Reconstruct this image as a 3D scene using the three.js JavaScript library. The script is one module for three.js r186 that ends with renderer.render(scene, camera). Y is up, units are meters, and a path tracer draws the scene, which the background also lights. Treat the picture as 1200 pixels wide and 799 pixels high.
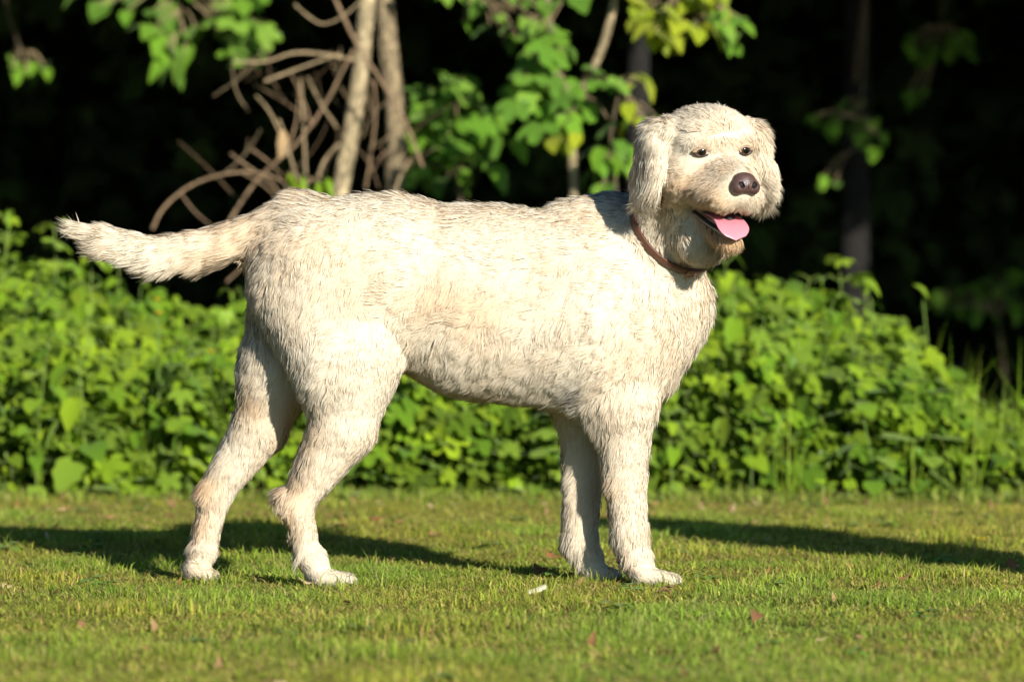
import * as THREE from 'three';
import { Sky } from 'three/addons/objects/Sky.js';
import { ImprovedNoise } from 'three/addons/math/ImprovedNoise.js';
import { mergeGeometries } from 'three/addons/utils/BufferGeometryUtils.js';

// ------------------------------------------------------------------ camera, sky, sun, exposure
const scene = new THREE.Scene();
const FPX = 5700, PW = 1200, PH = 799, D = 7.7, FOOT = 3.6 * Math.PI / 180;       // focal length in photo pixels, distance to the dog, dip of the sight line to its paws
const EYE_H = D * Math.tan(FOOT), PITCH = FOOT - Math.atan(290.5 / FPX);
const camera = new THREE.PerspectiveCamera(2 * Math.atan(PH / 2 / FPX) * 180 / Math.PI, PW / PH, 0.1, 400);
camera.position.set(0, EYE_H, D);
camera.lookAt(0, EYE_H - Math.sin(PITCH) * 10, D - Math.cos(PITCH) * 10);
camera.focus = 7.6; camera.userData.fStop = 5.0;
scene.add(camera);

const SUN = new THREE.Vector3(Math.sin(0.42) * Math.cos(0.325), Math.sin(0.325), Math.cos(0.42) * Math.cos(0.325)).normalize();
const sky = new Sky(); sky.name = 'sky'; sky.scale.setScalar(300); sky.userData = { kind: 'structure', label: 'clear blue daytime sky above the wood and the lawn' };
sky.material.uniforms.sunPosition.value.copy(SUN);
sky.material.uniforms.turbidity.value = 3; sky.material.uniforms.rayleigh.value = 1.2; sky.material.uniforms.mieCoefficient.value = 0.004;
sky.material.uniforms.cloudCoverage.value = 0;
scene.add(sky); scene.environmentIntensity = 0.13;
const sun = new THREE.DirectionalLight(new THREE.Color(1, 0.965, 0.895), 5.0);
sun.name = 'sun'; sun.position.copy(SUN).multiplyScalar(40); sun.castShadow = true;
sun.shadow.mapSize.set(4096, 4096);
Object.assign(sun.shadow.camera, { left: -14, right: 14, top: 14, bottom: -14, near: 1, far: 120 });
scene.add(sun, sun.target);
const renderer = new THREE.WebGLRenderer({ antialias: true });
renderer.setSize(1024, 681); renderer.shadowMap.enabled = true;
renderer.toneMapping = THREE.LinearToneMapping; renderer.toneMappingExposure = 1.55;

// ------------------------------------------------------------------ helpers
let seed = 12345;
function rnd() { seed = (seed + 0x6D2B79F5) | 0; let t = Math.imul(seed ^ (seed >>> 15), 1 | seed); t = (t + Math.imul(t ^ (t >>> 7), 61 | t)) ^ t; return ((t ^ (t >>> 14)) >>> 0) / 4294967296; }
const rr = (a, b) => a + (b - a) * rnd();
const pick = (a) => a[Math.floor(rnd() * a.length)];
const noise = new ImprovedNoise();
const fbm = (x, y, z) => noise.noise(x, y, z) * 0.6 + noise.noise(x * 2.1 + 7, y * 2.1, z * 2.1 + 3) * 0.3 + noise.noise(x * 4.3, y * 4.3 + 5, z * 4.3) * 0.15;
const V = (x, y, z) => new THREE.Vector3(x, y, z);
const clamp = (x, a, b) => Math.min(b, Math.max(a, x));
const sstep = (a, b, x) => { const t = clamp((x - a) / (b - a), 0, 1); return t * t * (3 - 2 * t); };
// the point at depth z (metres, the dog stands at 0, towards the viewer is positive) that shows at a pixel of the photograph
const sp = Math.sin(PITCH), cp = Math.cos(PITCH);
function rayDir(px, py) { const u = 399.5 - py; return V(px - 600, -sp * FPX + cp * u, -cp * FPX - sp * u).normalize(); }
function P(px, py, z = 0) { const d = rayDir(px, py), t = (z - D) / d.z; return V(d.x * t, EYE_H + d.y * t, z); }
const M = 1 / 737;                                                   // metres per photo pixel at the dog
const used = {};
function numbered(n) { const k = used[n] = (used[n] ?? -1) + 1; return k ? n + '_' + String(k).padStart(3, '0') : n; }
function tag(o, label, category, group, kind) {
  o.userData = { ...o.userData, label };
  if (category) o.userData.category = category;
  if (group) o.userData.group = group;
  if (kind) o.userData.kind = kind;
  return o;
}
function base(name, pos = [0, 0, 0]) { const g = new THREE.Group(); g.name = numbered(name); g.position.set(...pos); scene.add(g); return g; }
function mesh(name, geo, mat, parent = scene) {
  const m = new THREE.Mesh(geo, mat); m.name = parent === scene ? numbered(name) : name; m.castShadow = m.receiveShadow = true; parent.add(m); return m;
}
function geoOf(pos, idx, col, uv, nor) {
  const g = new THREE.BufferGeometry();
  g.setAttribute('position', new THREE.BufferAttribute(new Float32Array(pos), 3));
  if (idx) g.setIndex(idx);
  if (col) g.setAttribute('color', new THREE.BufferAttribute(new Float32Array(col), 3));
  if (uv) g.setAttribute('uv', new THREE.BufferAttribute(new Float32Array(uv), 2));
  if (nor) g.setAttribute('normal', new THREE.BufferAttribute(new Float32Array(nor), 3)); else g.computeVertexNormals();
  return g;
}
// a tapering, slightly lumpy tube along points; radii at its ends (or a function of t)
function branchGeo(pts, r0, r1, { sides = 9, seg = 24, lump = 0.12, lumpF = 9, closed = true } = {}) {
  const c = new THREE.CatmullRomCurve3(pts), fr = c.computeFrenetFrames(seg, false), pos = [], idx = [], uv = [], len = c.getLength();
  const rad = typeof r0 === 'function' ? r0 : (t) => r0 + (r1 - r0) * t;
  for (let i = 0; i <= seg; i++) {
    const t = i / seg, p = c.getPointAt(t);
    for (let k = 0; k <= sides; k++) {
      const a = k / sides * Math.PI * 2, n = fr.normals[i].clone().multiplyScalar(Math.cos(a)).addScaledVector(fr.binormals[i], Math.sin(a));
      const q = p.clone().addScaledVector(n, rad(t)), w = 1 + lump * fbm(q.x * lumpF * 3, q.y * lumpF, q.z * lumpF * 3) * 2;
      q.copy(p).addScaledVector(n, rad(t) * w); pos.push(q.x, q.y, q.z); uv.push(k / sides, t * len * 2);
    }
  }
  const s = sides + 1;
  for (let i = 0; i < seg; i++) for (let k = 0; k < sides; k++) { const a = i * s + k; idx.push(a, a + 1, a + s, a + 1, a + s + 1, a + s); }
  if (closed) { for (const e of [0, seg]) { const c0 = pos.length / 3, p = c.getPointAt(e / seg); pos.push(p.x, p.y, p.z); uv.push(.5, .5); for (let k = 0; k < sides; k++) { const a = e * s + k; e ? idx.push(a, a + 1, c0) : idx.push(a + 1, a, c0); } } }
  return geoOf(pos, idx, null, uv);
}
// a leaf in its own axes: stalk at the origin, blade along +z, upper side +y
function leafGeo({ len = 1, wide = 0.7, rows = 6, fold = 0.22, droop = 0.25, tip = 0.75, stalk = 0.18, serr = 0.06, heart = 0.0 }) {
  const pos = [], idx = [], half = (t) => wide / 2 * Math.pow(Math.sin(Math.PI * Math.pow(t, tip)), 0.85) + 0.001;
  const yz = (t) => [-droop * t * t * len + (t > 0 ? 0 : 0), t * len];
  pos.push(-0.012, 0, -stalk, 0.012, 0, -stalk);
  for (let i = 0; i <= rows; i++) {
    const t = i / rows, [y, z] = yz(t), w = half(clamp(t, 0.04, 0.985)) * (1 + (i % 2 ? serr : -serr)), back = heart * (1 - t) * (1 - t) * len;
    pos.push(-w, y + w * fold * 1.3, z - back, 0, y, z, w, y + w * fold * 1.3, z - back);
  }
  idx.push(0, 1, 3, 0, 3, 3);
  idx.length = 3; idx[2] = 3;
  for (let i = 0; i < rows; i++) { const a = 2 + i * 3; idx.push(a, a + 1, a + 3, a + 1, a + 4, a + 3, a + 1, a + 2, a + 4, a + 2, a + 5, a + 4); }
  for (let i = 0; i < idx.length; i += 3) { const t = idx[i + 1]; idx[i + 1] = idx[i + 2]; idx[i + 2] = t; }
  const g = geoOf(pos, idx); 
  // up side must face +y
  if (g.attributes.normal.getY(2 + 3 * 2 + 1) < 0) { for (let i = 0; i < idx.length; i += 3) { const t = idx[i + 1]; idx[i + 1] = idx[i + 2]; idx[i + 2] = t; } g.setIndex(idx); g.computeVertexNormals(); }
  return g;
}
// a lobed leaf (maple-like)
function lobedLeafGeo(lobes = 5, deep = 0.42, droop = 0.2) {
  const pos = [0, 0, 0.18], idx = [], n = lobes * 4;
  for (let i = 0; i <= n; i++) {
    const f = i / n, a = (f - 0.5) * Math.PI * 1.62, l = Math.abs(Math.cos(f * lobes * Math.PI + Math.PI / 2 * (lobes % 2 ? 1 : 1)));
    const reach = (0.55 + 0.45 * Math.cos(a * 0.62)) * (1 - deep * (1 - Math.pow(l, 0.7)));
    const x = Math.sin(a) * reach * 0.78, z = 0.2 + Math.cos(a) * reach * 0.8;
    pos.push(x, 0.05 * Math.cos(f * lobes * Math.PI * 2) - droop * (x * x * .6 + z * z * 0.35), z);
  }
  for (let i = 1; i <= n; i++) idx.push(0, i, i + 1);
  pos.push(-0.015, 0, -0.25, 0.015, 0, -0.25); idx.push(n + 2, 0, n + 3);
  const g = geoOf(pos, idx);
  if (g.attributes.normal.getY(0) < 0) { for (let i = 0; i < idx.length; i += 3) { const t = idx[i + 1]; idx[i + 1] = idx[i + 2]; idx[i + 2] = t; } g.setIndex(idx); g.computeVertexNormals(); }
  return g;
}
function noiseTexture(size, f) {
  const data = new Uint8Array(size * size * 4);
  for (let y = 0; y < size; y++) for (let x = 0; x < size; x++) { const c = f(x / size, y / size), i = (y * size + x) * 4; data[i] = clamp(c[0], 0, 1) * 255; data[i + 1] = clamp(c[1], 0, 1) * 255; data[i + 2] = clamp(c[2], 0, 1) * 255; data[i + 3] = 255; }
  const t = new THREE.DataTexture(data, size, size); t.wrapS = t.wrapT = THREE.RepeatWrapping; t.magFilter = THREE.LinearFilter; t.needsUpdate = true; return t;
}
const lin = (r, g, b) => new THREE.Color().setRGB(r, g, b);
const std = (c, rough = 0.8, extra = {}) => new THREE.MeshStandardMaterial({ color: c, roughness: rough, ...extra });
const leafMat = (c, rough = 0.45, through = 0.35, extra = {}) => new THREE.MeshPhysicalMaterial({ color: c, roughness: 1, transmission: through, thickness: 0, side: THREE.DoubleSide, specularIntensity: 0.3, clearcoat: rough < .6 ? .18 : 0, clearcoatRoughness: rough * .8, ...extra });
// tiling noise on a torus
const tile = (u, v, f, o = 0) => { const a = u * Math.PI * 2, b = v * Math.PI * 2; return fbm(Math.cos(a) * f + o + Math.cos(b) * f * .7, Math.sin(a) * f + Math.sin(b) * f * 0.3, Math.cos(b) * f + Math.sin(b) * f * .8 + o); };
const barkTex = noiseTexture(256, (u, v) => { const n = tile(u, v, 4) + 0.5 * tile(u, v, 11, 4); const s = 0.62 + n * 0.55; return [s, s * 0.96, s * 0.9]; });
barkTex.colorSpace = THREE.SRGBColorSpace;
const barkBump = noiseTexture(256, (u, v) => { const s = 0.5 + tile(u, v * 0.5, 9) * 0.8; return [s, s, s]; });

// ------------------------------------------------------------------ ground
const soilTex = noiseTexture(512, (u, v) => {
  const n = tile(u, v, 3), m = tile(u, v, 12, 9), s = 0.5 + 0.5 * n + 0.4 * m;
  return [0.34 + 0.16 * s, 0.31 + 0.16 * s, 0.13 + 0.06 * s];
}); soilTex.colorSpace = THREE.SRGBColorSpace;
{
  const g = new THREE.PlaneGeometry(240, 240).rotateX(-Math.PI / 2); const t = soilTex.clone(); t.repeat.set(200, 200); t.needsUpdate = true;
  tag(mesh('ground', g, std(0xffffff, 1, { map: t })), 'short mown lawn ground of moss and earth under the grass', null, null, 'structure');
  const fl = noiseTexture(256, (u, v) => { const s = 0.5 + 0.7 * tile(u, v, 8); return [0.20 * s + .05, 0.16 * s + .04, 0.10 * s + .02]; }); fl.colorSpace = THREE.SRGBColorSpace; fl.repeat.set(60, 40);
  const pos = [], idx = [], uv = [], N = 80;
  for (let i = 0; i <= N; i++) { const x = -40 + i; pos.push(x, 0.004, -2.92 + 0.06 * fbm(x * 2, 0, 0), x, 0.004, -60); uv.push(i / N, 0, i / N, 1); }
  for (let i = 0; i < N; i++) idx.push(i * 2, i * 2 + 2, i * 2 + 1, i * 2 + 1, i * 2 + 2, i * 2 + 3);
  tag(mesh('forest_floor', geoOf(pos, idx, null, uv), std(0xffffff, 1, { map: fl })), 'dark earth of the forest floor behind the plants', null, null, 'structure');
  // the wooded bank that closes the wood
  const bp = [], bi = [], W = 60, K = 10;
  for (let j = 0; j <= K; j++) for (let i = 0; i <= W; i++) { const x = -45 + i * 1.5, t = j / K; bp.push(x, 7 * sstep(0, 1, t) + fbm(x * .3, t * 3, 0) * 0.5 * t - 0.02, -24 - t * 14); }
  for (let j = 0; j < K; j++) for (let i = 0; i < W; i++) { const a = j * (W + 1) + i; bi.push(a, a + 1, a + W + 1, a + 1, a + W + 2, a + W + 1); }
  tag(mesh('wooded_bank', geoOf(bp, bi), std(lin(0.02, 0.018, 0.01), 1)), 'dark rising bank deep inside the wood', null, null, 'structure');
}

// ------------------------------------------------------------------ lawn grass
function tuftGeo(n, spread, h0, h1, wide, flat, colors) {
  const pos = [], idx = [], col = [];
  for (let i = 0; i < n; i++) {
    const a = rr(0, 6.283), r = spread * Math.sqrt(rnd()), x = Math.cos(a) * r, z = Math.sin(a) * r, h = rr(h0, h1), la = rr(0, 6.283), lean = rr(0.1, flat) * h, w = wide * rr(.6, 1.2);
    const dx = Math.cos(la), dz = Math.sin(la), ta = la + Math.PI / 2 + rr(-.9, .9), wx = Math.cos(ta) * w, wz = Math.sin(ta) * w, b = pos.length / 3, c = pick(colors), k = rr(.75, 1.2);
    pos.push(x - wx, -0.004, z - wz, x + wx, -0.004, z + wz, x - wx * .8 + dx * lean * .35, h * .6, z - wz * .8 + dz * lean * .35, x + wx * .8 + dx * lean * .35, h * .6, z + wz * .8 + dz * lean * .35, x + dx * lean, h * (1 - 0.25 * flat * .4), z + dz * lean);
    for (let q = 0; q < 5; q++) col.push(c[0] * k, c[1] * k, c[2] * k);
    idx.push(b, b + 1, b + 3, b, b + 3, b + 2, b + 2, b + 3, b + 4);
  }
  return geoOf(pos, idx, col);
}
const bladeMat = new THREE.MeshPhysicalMaterial({ vertexColors: true, roughness: 1, transmission: 0.3, thickness: 0, side: THREE.DoubleSide, specularIntensity: 0.2, clearcoat: .08, clearcoatRoughness: .4 });
const G = [[.205, .285, .025], [.265, .325, .035], [.33, .355, .06], [.15, .225, .02]], STRAW = [[.47, .39, .13], [.38, .31, .10], [.26, .17, .06], [.42, .37, .11]];
function scatter(name, geo, mat, n, place, label) {
  const im = new THREE.InstancedMesh(geo, mat, n), m = new THREE.Matrix4(), q = new THREE.Quaternion(), s = V(1, 1, 1), c = new THREE.Color(); let k = 0;
  for (let i = 0; i < n; i++) { const o = place(i); if (!o) continue; q.setFromEuler(new THREE.Euler(o.rx || 0, o.ry || 0, o.rz || 0, 'YXZ')); s.set(o.s, o.s * (o.sy || 1), o.s); m.compose(o.p, q, s); im.setMatrixAt(k, m); im.setColorAt(k, c.setRGB(...(o.c || [1, 1, 1]))); k++; }
  im.count = k; im.name = numbered(name); im.castShadow = im.receiveShadow = true; scene.add(im);
  if (label) tag(im, label, null, null, 'stuff');
  return im;
}
const hedgeFront = (x) => -2.84 + 0.10 * fbm(x * 1.7, 3, 1) + (x > 0.5 ? 0.05 : 0);
{
  const lawnSpot = (dens) => () => {
    const z = 3.0 - 6.2 * Math.pow(rnd(), 1.0), x = rr(-1, 1) * 1.9;
    if (z < hedgeFront(x) - 0.25) return null;
    return V(x, 0, z);
  };
  const spot = lawnSpot();
  const patch = (p) => fbm(p.x * 1.6, 0, p.z * 1.6) + 0.5 * fbm(p.x * 6, 3, p.z * 6);
  const dryness = (p) => clamp(0.5 + 1.7 * patch(p) + 0.55 * sstep(-1.4, -2.9, p.z), 0, 1);
  const green = [0, 1, 2].map(() => tuftGeo(64, 0.045, 0.006, 0.021, 0.0011, 1.4, [...G, STRAW[1]]));
  const mixed = tuftGeo(60, 0.045, 0.006, 0.02, 0.0012, 2.0, [...G, ...STRAW]);
  green.forEach((g) => scatter('lawn_grass', g, bladeMat, 8500, () => { const p = spot(); if (!p) return null; const d = dryness(p); if (rnd() < d * .75) return null; if (fbm(p.x * 4.5 + 20, 5, p.z * 4.5) > .26 && rnd() < .7) return null; const k = rr(.62, 1.25), g = .62 + 1.1 * sstep(-.25, .45, fbm(p.x * 3.1 + 4, 2, p.z * 3.1)); return { p, ry: rr(0, 6.28), s: rr(.75, 1.25), sy: rr(.7, 1.2) * g, c: [k * (0.88 + 0.36 * d), k, k * .95] }; }, 'short green grass of the mown lawn'));
  scatter('dry_grass', mixed, bladeMat, 15000, () => { const p = spot(); if (!p) return null; if (rnd() > dryness(p) + .25) return null; const k = rr(.7, 1.1); return { p, ry: rr(0, 6.28), s: rr(.8, 1.3), c: [k * 1.05, k, k * .9] }; }, 'yellowed dry grass and straw bits in the lawn');
  const tall = tuftGeo(7, 0.02, 0.03, 0.06, 0.0013, 0.8, G);
  scatter('long_grass', tall, bladeMat, 900, () => { const p = spot(); if (!p) return null; if (fbm(p.x * 2.3, 7, p.z * 2.3) < 0.12 && p.z > -2.6) return null; return { p, ry: rr(0, 6.28), s: rr(.5, 1.0), c: [1, 1.1, 1] }; }, 'longer green blades standing out of the mown lawn');
}

{
  const feet = [[380, 688, .068], [405, 688, .07], [235, 683, -.065], [250, 680, -.06], [755, 690, .058], [785, 690, .06], [700, 684, -.05], [722, 684, -.045]].map(([x, y, z]) => [P(x, y, z).x, z]), pawG = tuftGeo(10, .022, .018, .042, .0012, .8, G);
  scatter('paw_grass', pawG, bladeMat, 56, (i) => { const [x, z] = feet[i % feet.length]; return { p: V(x + rr(-.05, .06), 0, z + rr(.018, .06)), ry: rr(0, 6.28), s: rr(.7, 1.15), c: [1, 1, 1] }; }, 'green blades standing up in front of the dog paws');
}
// ------------------------------------------------------------------ dog: a smooth field of tapered limbs, meshed once
const SHELL = { torso: .012, neck: .013, leg: .008, thigh: .010, tail: .013, skull: .007, muzzle: .006, chin: .006, ear: .008, paw: .004 };
const prims = [];
const inward = (z) => Math.abs(z) > .055 ? z - Math.sign(z) * .027 : z * .55;
const pv = ([px, py, z]) => P(px, py, inward(z || 0));
function bone(reg, a, b, ra, rb, { k = 0.03, zs = 1 } = {}) {
  const A = a.isVector3 ? a : pv(a), B = b.isVector3 ? b : pv(b), sh = SHELL[reg.split(':')[0]];
  ra = ra * (ra > 0.5 ? M : 1) - sh; rb = rb * (rb > 0.5 ? M : 1) - sh;
  prims.push({ reg, A, B, ra, rb, k, zs, c: A.clone().add(B).multiplyScalar(.5), R: (A.distanceTo(B) / 2 + Math.max(ra, rb)) * Math.max(1, zs) });
}
const YAW = 20.5 * Math.PI / 180, TILT = -0.04;
const HC = P(831, 180, 0.16), F = V(Math.sin(YAW) * Math.cos(TILT), Math.sin(TILT), Math.cos(YAW) * Math.cos(TILT)), S = V(Math.cos(YAW), 0, -Math.sin(YAW)), U = V(0, 0, 0).crossVectors(F, S).normalize();   // S points to the dog's left, which shows on the right
const HL = (f, u, s) => HC.clone().addScaledVector(F, f).addScaledVector(U, u).addScaledVector(S, s);
function blob(reg, c, rf, ru, rs, { k = 0.02, f = F, u = U, s = S } = {}) {
  const sh = SHELL[reg.split(':')[0]];
  prims.push({ reg, c, f, u, s, rf: rf - sh, ru: ru - sh, rs: rs - sh, k, R: Math.max(rf, ru, rs), ell: 1 });
}
// torso
bone('torso', [694, 362, 0], [565, 357, 0], 129, 115, { zs: 0.92 });
bone('torso', [565, 346, 0], [450, 327, 0], 111, 102, { zs: .9 });
bone('torso', [450, 326, 0], [375, 312, 0], 103, 88, { zs: .95 });
bone('torso', [680, 275, 0], [720, 265, 0], 48, 44);
bone('torso', [705, 372, 0], [770, 358, .005], 118, 70, { zs: .95 });
bone('torso', [768, 352, 0.01], [750, 424, .01], 65, 52, { zs: 1.1 });
bone('neck', P(738, 314, 0), P(790, 270, .06), 86, 56);
bone('neck', P(790, 270, .06), P(820, 222, .125), 56, 54);
// tail
bone('tail', [352, 262, 0], [300, 275, 0], 42, 32); bone('tail', [300, 275, 0], [240, 292, 0], 32, 30, { k: .006 }); bone('tail', [240, 292, 0], [185, 299, .005], 30, 29, { k: .006 }); bone('tail', [185, 299, .005], [130, 284, .01], 29, 25, { k: .006 }); bone('tail', [130, 284, .01], [96, 269, .012], 25, 15, { k: .006 });
// near hind leg
bone('thigh:near_hind', [385, 322, .045], [408, 425, .085], 82, 62); bone('thigh:near_hind', [350, 340, .05], [395, 430, .09], 62, 57, { k: .02 });
bone('leg:near_hind', [410, 425, .085], [402, 500, .092], 62, 44); bone('leg:near_hind', [402, 500, .092], [350, 588, .092], 45, 22.5, { k: .01 }); bone('leg:near_hind', [350, 588, .092], [362, 655, .092], 22, 17.5, { k: .015 });
bone('paw:near_hind', [366, 655, .092], [374, 676, .095], 20, 17, { k: .012 });
for (const [dz, e] of [[-.022, -4], [-.008, 0], [.008, 1], [.022, -4]]) bone('paw:near_hind', [374, 676, .095 + dz * .6], [407 + e, 681, .095 + dz], 13, 12, { k: .005 });
bone('leg:near_hind', [336, 583, .092], [342, 592, .092], 18, 17, { k: .012 });   // heel of the hock
// far hind leg
bone('thigh:far_hind', [365, 330, -.045], [330, 430, -.085], 78, 52);
bone('leg:far_hind', [330, 430, -.085], [305, 500, -.092], 52, 36); bone('leg:far_hind', [305, 500, -.092], [252, 578, -.092], 38, 23, { k: .01 }); bone('leg:far_hind', [252, 578, -.092], [238, 645, -.092], 23.5, 19, { k: .015 });
bone('paw:far_hind', [238, 645, -.092], [228, 666, -.092], 19, 17, { k: .012 });
for (const [dz, e] of [[-.022, -4], [-.008, 0], [.008, 1], [.022, -4]]) bone('paw:far_hind', [226, 667, -.092 + dz * .6], [247 + e, 674.5, -.092 + dz], 12.5, 10.5, { k: .008 });
// near foreleg
bone('thigh:near_fore', [722, 385, .062], [730, 470, .084], 70, 46, { k: .02 }); bone('leg:near_fore', [730, 470, .084], [733, 560, .08], 45, 29, { k: .02 }); bone('leg:near_fore', [733, 560, .08], [739, 625, .08], 30, 25, { k: .008 }); bone('leg:near_fore', [739, 625, .08], [748, 662, .08], 25, 21, { k: .015 });
bone('paw:near_fore', [746, 655, .08], [754, 676, .083], 21, 17, { k: .012 });
for (const [dz, e] of [[-.023, -4], [-.008, 0], [.008, 2], [.023, -4]]) bone('paw:near_fore', [752, 674, .083 + dz * .6], [788 + e, 681.5, .085 + dz], 13.5, 12, { k: .005 });
bone('leg:near_fore', [697, 470, .082], [704, 492, .082], 24, 19, { k: .03 });   // elbow
// far foreleg
bone('thigh:far_fore', [705, 390, -.06], [692, 470, -.075], 68, 48); bone('leg:far_fore', [692, 470, -.075], [684, 560, -.078], 44, 27); bone('leg:far_fore', [684, 560, -.078], [680, 630, -.078], 28, 25, { k: .008 }); bone('leg:far_fore', [680, 630, -.078], [690, 660, -.078], 23, 20, { k: .015 });
bone('paw:far_fore', [690, 655, -.078], [696, 670, -.076], 20, 16, { k: .012 });
for (const [dz, e] of [[-.022, -4], [-.008, 0], [.008, 2], [.022, -4]]) bone('paw:far_fore', [695, 669, -.076 + dz * .6], [719 + e, 675, -.074 + dz], 12.5, 10.5, { k: .008 });
// head
blob('skull', HL(-.012, .008, 0), .082, .072, .083);
blob('skull', HL(.026, .026, 0), .05, .046, .06);
for (const s of [-1, 1]) { blob('skull', HL(.040, .016, s * .034), .025, .020, .028, { k: .02 }); blob('skull', HL(.012, -.036, s * .042), .048, .05, .04); }
bone('muzzle', HL(.045, -.034, 0), HL(.117, -.050, 0), .043, .035, { k: .014 });
for (const s of [-1, 1]) bone('muzzle', HL(.055, -.052, s * .027), HL(.114, -.064, s * .019), .031, .028, { k: .012 });
bone('chin', HL(.0, -.088, 0), HL(.088, -.126, 0), .035, .020, { k: .008 });
bone('neck', HL(-.03, -.07, 0), HL(-.02, -.12, .0), .066, .06, { k: .02 });
for (const [s, e] of [[-1, 'right'], [1, 'left']]) {
  blob('ear:' + e, HL(-.02, .030, s * .074), .042, .030, .026, { k: .024, s: S });
  blob('ear:' + e, HL(-.022, .002, s * .087), .046, .05, .025, { k: .014 });
  const out = S.clone().multiplyScalar(s), tiltU = U.clone().addScaledVector(out, -.18).normalize(), tiltS = V(0, 0, 0).crossVectors(tiltU, F).normalize();
  blob('ear:' + e, HL(-.022, -.027, s * .092), .049, .057, .024, { k: .01, u: tiltU, s: tiltS });
}
function primDist(p, x, y, z) {
  if (p.ell) {
    const dx = x - p.c.x, dy = y - p.c.y, dz = z - p.c.z, a = dx * p.f.x + dy * p.f.y + dz * p.f.z, b = dx * p.u.x + dy * p.u.y + dz * p.u.z, c = dx * p.s.x + dy * p.s.y + dz * p.s.z;
    const k0 = Math.hypot(a / p.rf, b / p.ru, c / p.rs), k1 = Math.hypot(a / p.rf / p.rf, b / p.ru / p.ru, c / p.rs / p.rs);
    return k1 < 1e-6 ? -Math.min(p.rf, p.ru, p.rs) : k0 * (k0 - 1) / k1;
  }
  const { A, B } = p, bz = (B.z - A.z) / p.zs, bx = B.x - A.x, by = B.y - A.y, px = x - A.x, py = y - A.y, pz = (z - A.z) / p.zs;
  const h = clamp((px * bx + py * by + pz * bz) / (bx * bx + by * by + bz * bz), 0, 1);
  return (Math.hypot(px - bx * h, py - by * h, pz - bz * h) - (p.ra + (p.rb - p.ra) * h)) * Math.min(1, p.zs);
}
function fieldOf(list, cut) {
  return (x, y, z) => {
    let d = 0.2;
    for (const p of list) {
      const dx = x - p.c.x, dy = y - p.c.y, dz = z - p.c.z, far = d + p.k + p.R;
      if (far < 0 || dx * dx + dy * dy + dz * dz > far * far) continue;
      const e = primDist(p, x, y, z), h = Math.max(p.k - Math.abs(d - e), 0) / p.k;
      d = Math.min(d, e) - h * h * p.k * 0.25;
    }
    return cut ? cut(d, x, y, z) : d;
  };
}
// surface nets
function surfaceNets(f, lo, hi, cell) {
  const n = [0, 1, 2].map((i) => Math.ceil((hi.getComponent(i) - lo.getComponent(i)) / cell) + 1), [nx, ny, nz] = n, val = new Float32Array(nx * ny * nz), id = (i, j, k) => (k * ny + j) * nx + i;
  for (let k = 0; k < nz; k++) for (let j = 0; j < ny; j++) for (let i = 0; i < nx; i++) val[id(i, j, k)] = f(lo.x + i * cell, lo.y + j * cell, lo.z + k * cell);
  const vid = new Int32Array(nx * ny * nz).fill(-1), pos = [], idx = [];
  const ed = [[0, 1], [2, 3], [4, 5], [6, 7], [0, 2], [1, 3], [4, 6], [5, 7], [0, 4], [1, 5], [2, 6], [3, 7]], c8 = new Float32Array(8);
  for (let k = 0; k < nz - 1; k++) for (let j = 0; j < ny - 1; j++) for (let i = 0; i < nx - 1; i++) {
    let mask = 0;
    for (let q = 0; q < 8; q++) { c8[q] = val[id(i + (q & 1), j + (q >> 1 & 1), k + (q >> 2))]; if (c8[q] < 0) mask |= 1 << q; }
    if (!mask || mask === 255) continue;
    let x = 0, y = 0, z = 0, c = 0;
    for (const [a, b] of ed) if ((c8[a] < 0) !== (c8[b] < 0)) { const t = c8[a] / (c8[a] - c8[b]); x += (a & 1) + t * ((b & 1) - (a & 1)); y += (a >> 1 & 1) + t * ((b >> 1 & 1) - (a >> 1 & 1)); z += (a >> 2) + t * ((b >> 2) - (a >> 2)); c++; }
    vid[id(i, j, k)] = pos.length / 3; pos.push(lo.x + (i + x / c) * cell, lo.y + (j + y / c) * cell, lo.z + (k + z / c) * cell);
  }
  const quad = (a, b, c, d, flip) => flip ? idx.push(a, c, b, a, d, c) : idx.push(a, b, c, a, c, d);
  for (let k = 1; k < nz - 1; k++) for (let j = 1; j < ny - 1; j++) for (let i = 1; i < nx - 1; i++) {
    const s = val[id(i, j, k)] < 0;
    if (s !== val[id(i + 1, j, k)] < 0) quad(vid[id(i, j - 1, k - 1)], vid[id(i, j, k - 1)], vid[id(i, j, k)], vid[id(i, j - 1, k)], !s);
    if (s !== val[id(i, j + 1, k)] < 0) quad(vid[id(i - 1, j, k - 1)], vid[id(i - 1, j, k)], vid[id(i, j, k)], vid[id(i, j, k - 1)], !s);
    if (s !== val[id(i, j, k + 1)] < 0) quad(vid[id(i - 1, j - 1, k)], vid[id(i, j - 1, k)], vid[id(i, j, k)], vid[id(i - 1, j, k)], !s);
  }
  const nor = new Float32Array(pos.length), e = cell * 0.4;
  for (let i = 0; i < pos.length; i += 3) {
    const [x, y, z] = [pos[i], pos[i + 1], pos[i + 2]], g = V(f(x + e, y, z) - f(x - e, y, z), f(x, y + e, z) - f(x, y - e, z), f(x, y, z + e) - f(x, y, z - e)).normalize();
    nor[i] = g.x; nor[i + 1] = g.y; nor[i + 2] = g.z;
  }
  return geoOf(pos, idx, null, null, nor);
}
const dogField = fieldOf(prims);
function march(o, d, t0, t1, f = dogField) { let t = t0; while (t < t1) { const p = o.clone().addScaledVector(d, t), e = f(p.x, p.y, p.z); if (e < 0.0002) return p; t += Math.max(e * 0.6, 0.0003); } return null; }
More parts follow.
